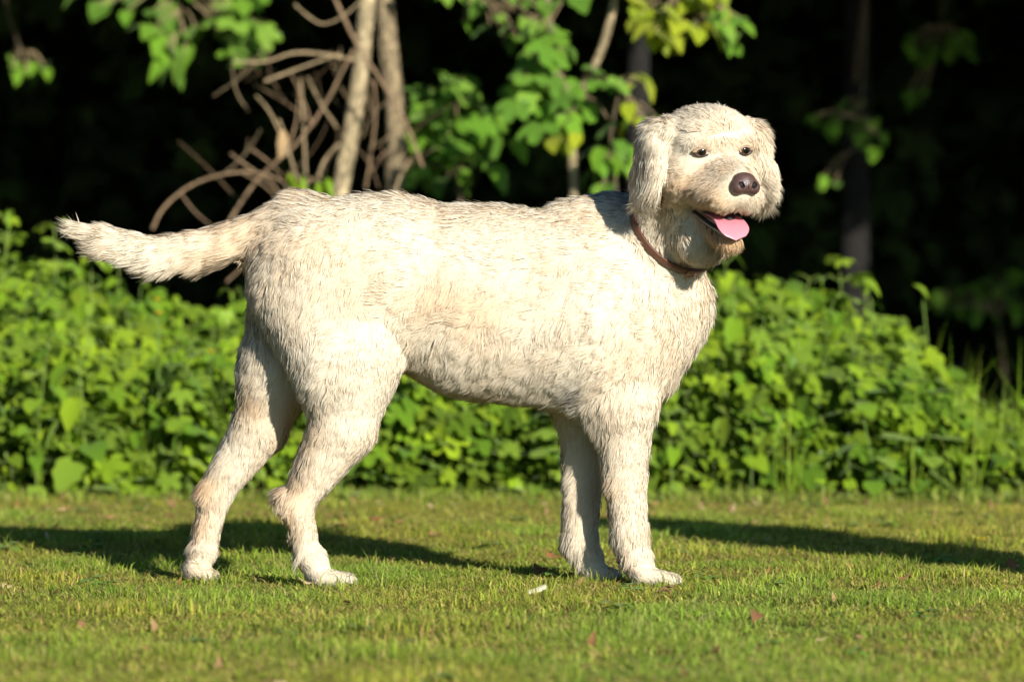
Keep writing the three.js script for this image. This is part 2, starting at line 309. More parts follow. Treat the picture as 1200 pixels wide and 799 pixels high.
const grad = (p, f = dogField) => { const e = .003; return V(f(p.x + e, p.y, p.z) - f(p.x - e, p.y, p.z), f(p.x, p.y + e, p.z) - f(p.x, p.y - e, p.z), f(p.x, p.y, p.z + e) - f(p.x, p.y, p.z - e)).normalize(); };

const dog = tag(base('dog'), 'shaggy cream dog standing on the lawn with open mouth and tongue out', 'dog');
const bodyGeo = surfaceNets(dogField, V(-.76, -.01, -.26), V(.47, .86, .38), 0.0065);
const skinMat = std(lin(.62, .525, .39), .85);
mesh('body', bodyGeo, skinMat, dog);

// ------------------------------------------------------------------ face, collar
const camP = camera.position.clone();
const bare = [];                                                     // places without fur: [centre, radius]
const EYES = [[823, 178], [873.5, 176]].map(([x, y]) => march(camP, rayDir(x, y), 7, 8));
const eyeBrown = new THREE.MeshPhysicalMaterial({ color: lin(.085, .034, .01), roughness: .08, clearcoat: 1, clearcoatRoughness: .03 });
const rimMat = std(lin(.035, .018, .012), .5);
EYES.forEach((p) => {
  const n = grad(p).multiplyScalar(.4).addScaledVector(F, .6).normalize(), c = p.clone().addScaledVector(n, -.0052);
  const e = mesh('eye', new THREE.SphereGeometry(.0095, 24, 16), eyeBrown, dog); e.position.copy(c);
  const pu = mesh('pupil', new THREE.SphereGeometry(.0056, 16, 12).scale(1, 1, .35), new THREE.MeshPhysicalMaterial({ color: lin(.003, .002, .002), roughness: .08, clearcoat: 1, clearcoatRoughness: .03 }), e);
  pu.position.copy(n).multiplyScalar(.0081); pu.quaternion.setFromUnitVectors(V(0, 0, 1), n);
  const rim = mesh('eyelid', new THREE.TorusGeometry(.0096, .0028, 8, 28).scale(1.2, .7, 1), rimMat, dog); rim.position.copy(c).addScaledVector(n, .0042); rim.quaternion.setFromUnitVectors(V(0, 0, 1), n);
  const ul = mesh('upper_eyelid', new THREE.TorusGeometry(.0099, .0036, 8, 20, Math.PI).scale(1.2, .6, 1), std(lin(.30, .20, .12), .85), dog); ul.position.copy(c).addScaledVector(n, .0052); ul.quaternion.setFromUnitVectors(V(0, 0, 1), n);
  bare.push([c.clone().addScaledVector(n, .004), .0105]);
});
// nose, with two nostrils pressed in
const NC = HL(.141, -.045, 0);
{
  const nost = [-1, 1].map((s) => HL(.1565, -.0455, s * .0105));
  const np = [{ c: NC, f: F, u: U, s: S, rf: .017, ru: .0148, rs: .0178, k: .006, R: .0225, ell: 1 }, { c: HL(.138, -.037, 0), f: F, u: U, s: S, rf: .016, ru: .011, rs: .0172, k: .006, R: .022, ell: 1 }];
  for (const s of [-1, 1]) np.push({ c: HL(.141, -.049, s * .0125), f: F, u: U, s: S, rf: .0175, ru: .0125, rs: .0115, k: .004, R: .018, ell: 1 });
  const slit = nost.map((c, i) => ({ c, f: F, u: U.clone().addScaledVector(S, i ? -.4 : .4).normalize(), s: S, rf: .009, ru: .0052, rs: .0046, ell: 1 }));
  const cleft = { c: HL(.162, -.055, 0), f: F, u: U, s: S, rf: .008, ru: .012, rs: .0012, ell: 1 };
  const f = fieldOf(np, (d, x, y, z) => { for (const q of [...slit, cleft]) d = Math.max(d, -primDist(q, x, y, z)); return d + 0.0003 * noise.noise(x * 700, y * 700, z * 700); });
  const g = surfaceNets(f, NC.clone().addScalar(-.03), NC.clone().addScalar(.03), .0011);
  const nm = new THREE.MeshPhysicalMaterial({ color: lin(.085, .042, .033), roughness: .5, clearcoat: .3, clearcoatRoughness: .28 });
  const ns = mesh('nose', g, nm, dog);
  slit.forEach((q) => { const m = mesh('nostril', new THREE.SphereGeometry(.0046, 14, 10), std(lin(.004, .002, .002), .8), ns); m.position.copy(q.c).addScaledVector(F, -.006); });
  bare.push([NC.clone().addScaledVector(F, .005), .0195]);
}
// mouth lining, lower lip, tongue
{
  const c = [HL(.035, -.086, 0), HL(.082, -.099, 0)];
  const ml = [{ A: c[0], B: c[1], ra: .025, rb: .011, k: .01, zs: 1, c: HL(.06, -.09, 0), R: .07 }];
  mesh('mouth_lining', surfaceNets(fieldOf(ml), HL(.06, -.09, 0).addScalar(-.08), HL(.06, -.09, 0).addScalar(.08), .003), std(lin(.012, .005, .005), .5), dog);
  const lip = []; for (let i = 0; i <= 12; i++) { const a = (i / 12 - .5) * 2, q = 1 - a * a; lip.push(HL(.03 + .072 * Math.pow(q, .6), -.09 - .031 * Math.pow(q, .6), a * .036 * (1 - .25 * q))); }
  mesh('lower_lip', branchGeo(lip, .0042, .0042, { sides: 8, seg: 40, lump: .1, lumpF: 40 }), std(lin(.012, .008, .008), .4), dog);
  // tongue: a curved slab out over the lower lip
  const pos = [], idx = [], R = 22, C = 20, uv = [];
  for (let i = 0; i <= R; i++) for (let j = 0; j <= C; j++) {
    const t = i / R, a = j / C * Math.PI * 2, w = .0265 * Math.min(1, Math.sqrt(Math.max(0, 1 - Math.pow(Math.max(0, (t - .78) / .22), 2.1)))) * (0.85 + .18 * t), th = .0042 * Math.min(1, Math.sqrt(Math.max(.0, 1 - t * t * t * t)) + .05);
    const x = Math.cos(a) * w, yy = Math.sin(a) * th, f = .05 + .074 * t, u = -.096 - .007 * t - .027 * Math.pow(t, 3.2), groove = Math.sin(a) > 0 ? -.0022 * Math.exp(-Math.pow(x / .004, 2)) * (1 - t * .6) : 0, cup = .14 * x * x / .02;
    const p = HL(f + yy * 0.6 * t, u + yy + groove + cup, x - .004); pos.push(p.x, p.y, p.z); uv.push(j / C, t);
  }
  for (let i = 0; i < R; i++) for (let j = 0; j < C; j++) { const a = i * (C + 1) + j; idx.push(a, a + 1, a + C + 1, a + 1, a + C + 2, a + C + 1); }
  let tg = geoOf(pos, idx, null, uv);
  mesh('tongue', tg, new THREE.MeshPhysicalMaterial({ color: lin(.62, .20, .235), roughness: .42, clearcoat: .15, clearcoatRoughness: .4, side: THREE.DoubleSide }), dog);
  for (let i = 0; i <= 6; i++) bare.push([HL(.045 + i * .0125, -.096 - .0015 * i, 0), .0235]);
  bare.push([HL(.128, -.112, 0), .016]);
}
// collar: follows the neck under the fur
const colC = P(795, 276, .062), colN = P(824, 236, .12).sub(P(755, 305, .02)).normalize();
{
  const e1 = V(0, 0, 1).addScaledVector(colN, -colN.z).normalize(), e2 = V(0, 0, 0).crossVectors(colN, e1), pos = [], idx = [], N = 96, prof = [[-.005, .001], [-.006, .004], [-.005, .0062], [.005, .0062], [.006, .004], [.005, .001]];
  const rads = []; for (let i = 0; i < N; i++) { const a = i / N * 6.2832, d = e1.clone().multiplyScalar(Math.cos(a)).addScaledVector(e2, Math.sin(a)), q = march(colC.clone().addScaledVector(d, .14), d.clone().negate(), 0, .13); rads.push(q ? q.distanceTo(colC) : .06); }
  const sm = rads.map((_, i) => { let s = 0; for (let k = -5; k <= 5; k++) s += rads[(i + k + N) % N]; return s / 11; });
  const point = (i, h, o) => { const a = i / N * 6.2832, d = e1.clone().multiplyScalar(Math.cos(a)).addScaledVector(e2, Math.sin(a)); return colC.clone().addScaledVector(d, sm[i % N] + .003 + o).addScaledVector(colN, h); };
  for (let i = 0; i <= N; i++) for (const [h, o] of prof) { const p = point(i, h, o); pos.push(p.x, p.y, p.z); }
  const K = prof.length; for (let i = 0; i < N; i++) for (let k = 0; k < K; k++) { const a = i * K + k, b = i * K + (k + 1) % K; idx.push(a, b, a + K, b, b + K, a + K); }
  const col = mesh('collar', geoOf(pos, idx), new THREE.MeshPhysicalMaterial({ color: lin(.10, .038, .02), roughness: .5, side: THREE.DoubleSide }), dog);
  // buckle low at the front, studs round the band
  let best = 0, by = 9; for (let i = 0; i < N; i++) { const p = point(i, 0, .006); if (p.y - p.x * .35 - p.z * .55 < by) { by = p.y - p.x * .35 - p.z * .55; best = i; } }
  const bk = mesh('buckle', new THREE.TorusGeometry(.009, .0018, 8, 4, 6.2832).rotateZ(.785), new THREE.MeshStandardMaterial({ color: lin(.45, .22, .12), metalness: .8, roughness: .35 }), col);
  bk.position.copy(point(best, 0, .009)); bk.lookAt(colC); 
}
const nearCollar = (p) => { const h = (p.x - colC.x) * colN.x + (p.y - colC.y) * colN.y + (p.z - colC.z) * colN.z; return p.distanceTo(colC) < .12 && Math.abs(h) < .007; };
// carpal pads and claws
const padMat = std(lin(.05, .03, .025), .6);
for (const [x, y, z] of [[659, 643, -.075], [727, 656, .085]]) { const m = mesh('carpal_pad', new THREE.SphereGeometry(.0065, 14, 10).scale(1, 1.1, .9), padMat, dog); m.position.copy(P(x, y, inward(z))); }
for (const [x, y, z, dzs] of [[414, 685, .095, [-.022, -.008, .008, .022]], [257, 679, -.092, [-.022, -.008, .008, .022]], [793, 685, .085, [-.023, -.008, .008, .023]], [729, 679, -.074, [-.022, -.008, .008, .022]]])
  for (const dz of dzs) { const a = P(x, y, inward(z) + dz), m = mesh('claw', new THREE.ConeGeometry(.0034, .014, 8).rotateZ(-1.9), std(lin(.12, .08, .06), .4), dog); m.position.copy(a); }

// ------------------------------------------------------------------ fur
const spots = [                                                      // [px, py, reach, strength, depth sign]: apricot tints of the coat
  [565, 360, 44, .42], [515, 340, 34, .34], [640, 330, 50, .18], [352, 500, 34, .75], [330, 600, 30, .7], [350, 560, 26, .5], [240, 560, 26, .7], [232, 610, 24, .6], [290, 470, 30, .5],
  [290, 275, 60, .28], [230, 285, 60, .14], [823, 168, 14, .38], [872, 168, 13, .38], [848, 160, 16, .2], [845, 206, 14, .3], [803, 215, 18, .4], [820, 196, 11, .4], [872, 194, 9, .35], [790, 190, 12, .25], [828, 228, 16, .3], [738, 185, 22, .4], [788, 215, 14, .3], [840, 275, 26, .55], [700, 265, 30, .25], [360, 250, 70, .15], [450, 330, 50, .2], [690, 590, 30, .25], [712, 560, 22, .5], [838, 240, 20, .3], [905, 190, 24, .3], [800, 230, 26, .15], [735, 660, 16, .3], [225, 665, 16, .3], [770, 400, 60, .12],
].map(([x, y, r, s]) => [P(x, y, 0), r * M, s]);
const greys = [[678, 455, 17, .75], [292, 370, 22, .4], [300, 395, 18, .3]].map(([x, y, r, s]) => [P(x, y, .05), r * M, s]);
const CREAM = [.76, .65, .485], PALE = [.81, .72, .58], APRI = [.69, .465, .265], GREY = [.2, .19, .175];
// region: length, lift off the skin, strands per square metre, width, waviness, clump size, pull to the clump
const FUR = {
  torso: { L: .027, lift: .15, n: 500000, w: .00095, wave: .8, cl: .015, pull: .36 }, neck: { L: .025, lift: .18, n: 500000, w: .00095, wave: 1.4, cl: .012, pull: .5 },
  thigh: { L: .027, lift: .15, n: 500000, w: .00095, wave: .7, cl: .015, pull: .36 }, leg: { L: .020, lift: .17, n: 560000, w: .0008, wave: .5, cl: .010, pull: .36 }, paw: { L: .009, lift: .25, n: 700000, w: .0007, wave: .35, cl: .006, pull: .3 },
  tail: { L: .034, lift: .16, n: 480000, w: .0009, wave: .4, cl: .013, pull: .35 }, skull: { L: .021, lift: .23, n: 950000, w: .0006, wave: .7, cl: .009, pull: .45 }, muzzle: { L: .021, lift: .27, n: 1000000, w: .0006, wave: .4, cl: .007, pull: .5 },
  chin: { L: .023, lift: .32, n: 850000, w: .0006, wave: .7, cl: .009, pull: .55 }, ear: { L: .034, lift: .18, n: 850000, w: .0007, wave: .9, cl: .011, pull: .65 },
};
const regionAt = (p) => { let b = 9, r = prims[0]; for (const q of prims) { const dx = p.x - q.c.x, dy = p.y - q.c.y, dz = p.z - q.c.z, far = b + q.R; if (far < 0 || dx * dx + dy * dy + dz * dz > far * far) continue; const d = primDist(q, p.x, p.y, p.z); if (d < b) { b = d; r = q; } } return r.reg; };
function comb(kind, leg, p, n, out) {                               // which way the coat lies
  const hx = p.clone().sub(HC), f = hx.dot(F), u = hx.dot(U), s = hx.dot(S);
  if (kind === 'torso') { const front = sstep(P(740, 0).x, P(820, 0).x, p.x), low = sstep(.48, .32, p.y); return out.set(-.85 + .8 * front + .45 * low, -.55 - .5 * front - .35 * low, .1 * Math.sign(p.z)); }
  if (kind === 'neck') return out.set(-.35, -.9, .05);
  if (kind === 'thigh') return out.set(leg.includes('hind') ? -.35 : -.25, -1, 0);
  if (kind === 'leg') return out.set(-.3, -1, 0);
  if (kind === 'paw') return out.set(.7, -.5, 0);
  if (kind === 'tail') return out.set(-1, -.32 + .5 * sstep(P(170, 0).x, P(90, 0).x, p.x), 0);
  if (kind === 'skull') { const face = sstep(.02, .06, f); out.copy(F).multiplyScalar(-.8).addScaledVector(U, u > .03 ? .1 : -.7).addScaledVector(S, clamp(s * 22, -1, 1) * .35); return out.addScaledVector(U, face * -.1); }
  if (kind === 'muzzle') return out.copy(F).multiplyScalar(-.55).addScaledVector(U, -.75).addScaledVector(S, clamp(s * 20, -.5, .5));
  if (kind === 'chin') return out.copy(U).multiplyScalar(-1).addScaledVector(F, .15);
  return out.copy(U).multiplyScalar(-1).addScaledVector(F, f > -.02 ? .15 : -.25).addScaledVector(S, Math.sign(s) * .12);
}
{
  const pos = bodyGeo.attributes.position.array, nor = bodyGeo.attributes.normal.array, idx = bodyGeo.index.array, bins = {};
  const a = V(), b = V(), c = V(), p = V(), n = V(), t = V(), w = V(), g = V(), d = V(), e = V(), q = V(), m = V();
  const NAMES = { torso: 'torso_fur', neck: 'neck_fur', tail: 'tail_fur', skull: 'head_fur', muzzle: 'muzzle_fur', chin: 'chin_fur' };
  const cl = V(), cd = V(), mid = V(), jobs = {}, pts = [V(), V(), V(), V()], ng = V(), ab = V(), ac = V();
  for (let i = 0; i < idx.length; i += 3) {                          // how many strands each triangle of the skin carries
    const [x, y, z] = [idx[i] * 3, idx[i + 1] * 3, idx[i + 2] * 3];
    a.fromArray(pos, x); b.fromArray(pos, y); c.fromArray(pos, z);
    const area = ab.subVectors(b, a).cross(ac.subVectors(c, a)).length() / 2; mid.copy(a).add(b).add(c).divideScalar(3);
    if (mid.y < .004) continue;
    const reg = regionAt(mid), [kind, which = ''] = reg.split(':'), K = FUR[kind], nz = (nor[x + 2] + nor[y + 2] + nor[z + 2]) / 3;
    let cnt = area * K.n * (nz < -.35 ? .3 : 1); cnt = Math.floor(cnt) + (rnd() < cnt % 1 ? 1 : 0);
    const key = kind === 'ear' ? 'ear_fur:' + which : (kind === 'leg' || kind === 'thigh' || kind === 'paw') ? 'leg_fur:' + which : NAMES[kind];
    const J = jobs[key] ??= { n: 0, list: [] }; J.n += cnt; J.list.push([x, y, z, kind, which, cnt]);
  }
  const furMat = new THREE.MeshPhysicalMaterial({ vertexColors: true, roughness: 1, transmission: .25, thickness: 0, specularIntensity: .2, side: THREE.DoubleSide });
  let tris = 0;
  for (const [key, J] of Object.entries(jobs)) {
    const BP = new Float32Array(J.n * 15), BN = new Float32Array(J.n * 15), BC = new Float32Array(J.n * 15), BI = new Uint32Array(J.n * 9); let sN = 0;
    for (const [x, y, z, kind, which, cnt] of J.list) {
      const K = FUR[kind]; a.fromArray(pos, x); b.fromArray(pos, y); c.fromArray(pos, z);
      for (let k = 0; k < cnt; k++) {
        let r1 = rnd(), r2 = rnd(); if (r1 + r2 > 1) { r1 = 1 - r1; r2 = 1 - r2; } const r3 = 1 - r1 - r2;
        p.set(a.x * r3 + b.x * r1 + c.x * r2, a.y * r3 + b.y * r1 + c.y * r2, a.z * r3 + b.z * r1 + c.z * r2);
        n.set(nor[x] * r3 + nor[y] * r1 + nor[z] * r2, nor[x + 1] * r3 + nor[y + 1] * r1 + nor[z + 1] * r2, nor[x + 2] * r3 + nor[y + 2] * r1 + nor[z + 2] * r2).normalize();
        let skip = false; for (const [o, r] of bare) if (p.distanceToSquared(o) < r * r) { skip = true; break; }
        if (skip) continue;
        // the clump this strand belongs to: the nearest of the jittered cell centres
        const cs = K.cl, gi = Math.round(p.x / cs), gj = Math.round(p.y / cs), gk = Math.round(p.z / cs); let bd = 9, hs = 0;
        for (let ii = -1; ii <= 0; ii++) for (let jj = -1; jj <= 0; jj++) for (let kk = -1; kk <= 0; kk++) {
          let h = Math.imul(gi + ii, 73856093) ^ Math.imul(gj + jj, 19349663) ^ Math.imul(gk + kk, 83492791); h = Math.imul(h ^ (h >>> 13), 1274126177); h ^= h >>> 16;
          const cx = (gi + ii + ((h & 255) / 255)) * cs, cy = (gj + jj + ((h >> 8 & 255) / 255)) * cs, cz = (gk + kk + ((h >> 16 & 255) / 255)) * cs, dd = (cx - p.x) ** 2 + (cy - p.y) ** 2 + (cz - p.z) ** 2;
          if (dd < bd) { bd = dd; cl.set(cx, cy, cz); hs = (h >>> 3 & 1023) / 1023; }
        }
        comb(kind, which, p, n, g); g.addScaledVector(n, -g.dot(n)); if (g.lengthSq() < 1e-5) g.set(.1, -1, 0); g.normalize();
        const sw = K.wave * (1.2 * noise.noise(cl.x * 16, cl.y * 16, cl.z * 16) + .8 * noise.noise(cl.x * 55 + 9, cl.y * 55, cl.z * 55) + rr(-.28, .28)); g.applyAxisAngle(n, sw); const wv = (hs - .5) * (K.wave > .6 ? 1.5 : .9) + rr(-.15, .15);
        let L = K.L * rr(.7, 1.15) * (.85 + .3 * hs), stray = rnd() < .012 ? 2.2 : 1;
        if (kind === 'leg' && n.x < -.3) L *= 1.35; if (kind === 'leg' && n.x > .3) L *= .8; if (kind === 'tail' && n.y < -.2) L *= 1.25; if (kind === 'torso' && n.y < -.3) L *= 1.2; if (kind === 'tail') stray = Math.min(stray, 1.4);
        q.copy(p).sub(HC); const hu = q.dot(U), hf = q.dot(F); let eyeNear = 9; for (const E of EYES) eyeNear = Math.min(eyeNear, p.distanceTo(E));
        if (eyeNear < .03) { stray = 1; const E = p.distanceTo(EYES[0]) < p.distanceTo(EYES[1]) ? EYES[0] : EYES[1], up = (p.x - E.x) * U.x + (p.y - E.y) * U.y + (p.z - E.z) * U.z; if (up > .006) { g.copy(U).negate().addScaledVector(S, q.dot(S) > 0 ? .5 : -.5).addScaledVector(n, 0); g.addScaledVector(n, -g.dot(n)).normalize().applyAxisAngle(n, rr(-.6, .6)); L *= .45 + .55 * sstep(.013, .03, eyeNear); } else L *= .3 + .7 * sstep(.010, .03, eyeNear); }
        if (kind === 'muzzle') { const dn = p.distanceTo(NC); L *= .35 + .65 * sstep(.02, .05, dn); if (hu > -.04) L *= .55; else if (hu < -.06) L *= hf > .09 ? .8 : 1.05; }
        if (kind === 'skull' && hf > .02) L *= .75;
        if (kind === 'neck' && nearCollar(p)) L *= .5;
        if (kind === 'ear' && hu > .0) L *= .75;
        if (p.y < .03) L = Math.min(L, .014);
        if (kind === 'ear') stray = Math.min(stray, 1.7); const lift = K.lift * rr(.7, 1.25) * (.85 + .3 * hs) * stray;
        q.copy(g).applyAxisAngle(n, wv); d.copy(q).addScaledVector(n, lift * 2.0).normalize(); e.copy(g).addScaledVector(n, lift * .9).normalize(); m.copy(g).applyAxisAngle(n, -wv).addScaledVector(n, lift * .3); m.y -= .2; { const low = lift * .25 - m.dot(n); if (low > 0) m.addScaledVector(n, low); } m.normalize();
        cd.copy(cl).sub(p); cd.addScaledVector(n, -cd.dot(n)); const pull = K.pull * rr(.5, 1.2);
        // tint
        let ap = .06 + .24 * noise.noise(cl.x * 14 + 3, cl.y * 14, cl.z * 14) + .10 * (hs - .5), gr = 0;
        for (const [o, r, s] of spots) { const dd = ((o.x - p.x) ** 2 + (o.y - p.y) ** 2) / r / r; if (dd < 3) ap += s * Math.exp(-dd * 1.6); }
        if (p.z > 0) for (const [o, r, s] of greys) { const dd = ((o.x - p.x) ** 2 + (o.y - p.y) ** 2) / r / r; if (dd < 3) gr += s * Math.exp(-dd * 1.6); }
        if (kind === 'chin') ap += .5; if (kind === 'paw') ap -= .1; if (kind === 'muzzle') ap += hu < -.06 ? .22 : .12;
        ap = clamp(ap + rr(-.07, .07), 0, 1); const pl = clamp(rnd() * .8 * (1 - ap), 0, 1), kk = rr(.93, 1.04); gr = clamp(gr, 0, .85);
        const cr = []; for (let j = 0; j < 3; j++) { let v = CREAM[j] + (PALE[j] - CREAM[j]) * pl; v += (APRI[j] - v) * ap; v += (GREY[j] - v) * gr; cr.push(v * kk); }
        // ribbon of three joints, rolled at random about its own line but turned outwards
        const roll = rr(-1.15, 1.15), wd = K.w * rr(.75, 1.3), o = sN * 15, v0 = sN * 5;
        pts[0].copy(p).addScaledVector(n, -.001); pts[1].copy(pts[0]).addScaledVector(d, L * .3).addScaledVector(e, L * .2).addScaledVector(cd, pull * .4); pts[2].copy(pts[1]).addScaledVector(e, L * .15).addScaledVector(m, L * .37).addScaledVector(cd, pull * .5);
        for (let j = 0; j < 3; j++) {
          t.copy(pts[Math.min(2, j + 1)]).sub(pts[Math.max(0, j - 1)]).normalize(); w.crossVectors(t, n); if (w.lengthSq() < 1e-6) w.set(1, 0, 0); w.normalize().applyAxisAngle(t, roll);
          ng.crossVectors(w, t); if (ng.dot(n) < 0) { ng.negate(); w.negate(); }
          ng.multiplyScalar(.35).addScaledVector(n, .9).normalize();
          const hw = wd * [1, .85, 0][j];
          for (let sgn = j < 2 ? -1 : 1; sgn <= 1; sgn += 2) { const at = o + (j < 2 ? (j * 2 + (sgn > 0 ? 1 : 0)) : 4) * 3; BP[at] = pts[j].x + w.x * hw * sgn; BP[at + 1] = pts[j].y + w.y * hw * sgn; BP[at + 2] = pts[j].z + w.z * hw * sgn; BN[at] = ng.x; BN[at + 1] = ng.y; BN[at + 2] = ng.z; BC[at] = cr[0]; BC[at + 1] = cr[1]; BC[at + 2] = cr[2]; }
        }
        const ib = sN * 9; [0, 1, 3, 0, 3, 2, 2, 3, 4].forEach((v, j) => { BI[ib + j] = v0 + v; }); sN++;
      }
    }
    if (!sN) continue; tris += sN * 3;
    const gg = new THREE.BufferGeometry(); gg.setAttribute('position', new THREE.BufferAttribute(BP.slice(0, sN * 15), 3)); gg.setAttribute('normal', new THREE.BufferAttribute(BN.slice(0, sN * 15), 3)); gg.setAttribute('color', new THREE.BufferAttribute(BC.slice(0, sN * 15), 3)); gg.setIndex(new THREE.BufferAttribute(BI.slice(0, sN * 9), 1));
    mesh(key.split(':')[0], gg, furMat, dog).userData.kind = 'stuff';
  }
  console.log('fur triangles', tris, 'body', bodyGeo.index.count / 3);
}

// ------------------------------------------------------------------ plants behind the lawn
const LEAF_TONES = [lin(.17, .29, .008), lin(.22, .34, .01), lin(.12, .23, .008), lin(.27, .38, .012), lin(.19, .29, .02)];
const leafMats = LEAF_TONES.map((c) => leafMat(c, .42, .35));
const stemMat = std(lin(.12, .2, .02), .7), paleStem = std(lin(.17, .24, .03), .7);
const broad = [leafGeo({ wide: .78, heart: .12, fold: .18, droop: .22, tip: .62 }), leafGeo({ wide: .66, heart: .08, fold: .3, droop: .35, tip: .66 }), leafGeo({ wide: .9, heart: .16, fold: .12, droop: .12, tip: .58, serr: .09 })];
const narrow = [leafGeo({ wide: .42, fold: .3, droop: .4, tip: .8 }), leafGeo({ wide: .34, fold: .25, droop: .5, tip: .85 })];
const lobed = [lobedLeafGeo(5, .42, .25), lobedLeafGeo(5, .36, .4), lobedLeafGeo(3, .38, .3)];
// a leaf mesh on a plant: at p, pointing along direction (az, pitch)
function leaf(parent, geo, mat, p, az, pitch, size, roll = 0, name = 'leaf') {
  const l = mesh(name, geo, mat, parent); l.position.copy(p); l.rotation.set(pitch, az, roll, 'YXZ'); l.scale.setScalar(size); return l;
}
const topOf = (x) => {                                               // height of the greenery against x, read along its upper edge
  const px = 600 + x * 518, tops = [[-400, 300], [0, 290], [40, 282], [80, 312], [130, 335], [200, 345], [280, 340], [400, 330], [520, 330], [640, 330], [780, 320], [850, 305], [900, 298], [950, 322], [1000, 340], [1060, 348], [1110, 405], [1160, 460], [1200, 480], [1300, 450], [1700, 400]];
  let i = 0; while (i < tops.length - 2 && tops[i + 1][0] < px) i++; const [x0, y0] = tops[i], [x1, y1] = tops[i + 1], y = y0 + (y1 - y0) * clamp((px - x0) / (x1 - x0), 0, 1) - (px < 1090 ? 9 : 0);
  return P(600, y, -3.3).y;
};
function uprightPlant(h, nodes, size, geos) {
  const root = new THREE.Group(), st = [], bend = V(rr(-.06, .06), 0, rr(-.02, .08)), at = (t) => V(bend.x * t * t, h * t, bend.z * t * t);
  st.push(branchGeo([at(0), at(.35), at(.7), at(.98)], 0.0019, .0012, { sides: 6, seg: 8, lump: 0 }));
  const list = []; let az = rr(0, 6.28);
  for (let i = 0; i < nodes; i++) {
    const t = .07 + .91 * Math.pow(i / (nodes - 1), .95), p = at(t), two = rnd() < .75 ? 2 : 1; az += 1.57 + rr(-.4, .4);
    for (let k = 0; k < two; k++) {
      const a = az + k * Math.PI + rr(-.3, .3), sz = size * rr(.7, 1.15) * (1 - .45 * Math.pow(t, 4)), d = V(Math.sin(a), rr(.25, .7), Math.cos(a)).normalize(), reach = rr(.02, .06) * (1.15 - t * .6), q = p.clone().addScaledVector(d, reach);
      st.push(branchGeo([p, p.clone().addScaledVector(d, reach * .5), q], .0011, .0009, { sides: 4, seg: 2, lump: 0, closed: false }));
      list.push([pick(geos), q, a + rr(-.3, .3), Math.cos(a) > -.2 ? rr(.25, 1.15) : rr(-.3, .4), sz, rr(-.35, .35)]);
    }
  }
  mesh('stem', mergeGeometries(st), pick([stemMat, paleStem]), root);
  for (const [g, p, a, pi, sz, ro] of list) leaf(root, g, pick(leafMats), p, a, pi, sz, ro);
  return root;
}
const KINDS_OF = ['heart shaped', 'broad', 'lobed', 'narrow', 'large lobed', 'low broad', 'small mixed'];
const protoPlants = [
  () => uprightPlant(.46, 12, .062, broad), () => uprightPlant(.5, 12, .07, broad), () => uprightPlant(.42, 11, .055, lobed), () => uprightPlant(.46, 13, .058, narrow), () => uprightPlant(.5, 12, .078, lobed), () => uprightPlant(.36, 9, .068, broad), () => uprightPlant(.44, 10, .05, [...broad, ...narrow]),
].map((f) => f());
const PLANT_H = [.46, .5, .42, .46, .5, .36, .44];
function zone(x, z) {
  const px = 600 + x * FPX / (D - z);
  for (const [to, l, g] of [[0, 'weed beyond the left border', 'weeds beyond the left border'], [130, 'weed under the tail tip', 'weeds under the tail tip'], [270, 'weed under the tail root', 'weeds under the tail root'], [480, 'weed behind the hind legs', 'weeds behind the hind legs'], [680, 'weed under the belly', 'weeds under the belly'], [860, 'weed behind the chest', 'weeds behind the chest'], [960, 'tall weed right of the chest', 'tall weeds right of the chest'], [1070, 'weed before the dark wood', 'weeds before the dark wood'], [1200, 'low weed near the right border', 'low weeds near the right border']]) if (px < to) return [l, g];
  return ['weed beyond the right border', 'weeds beyond the right border'];
}
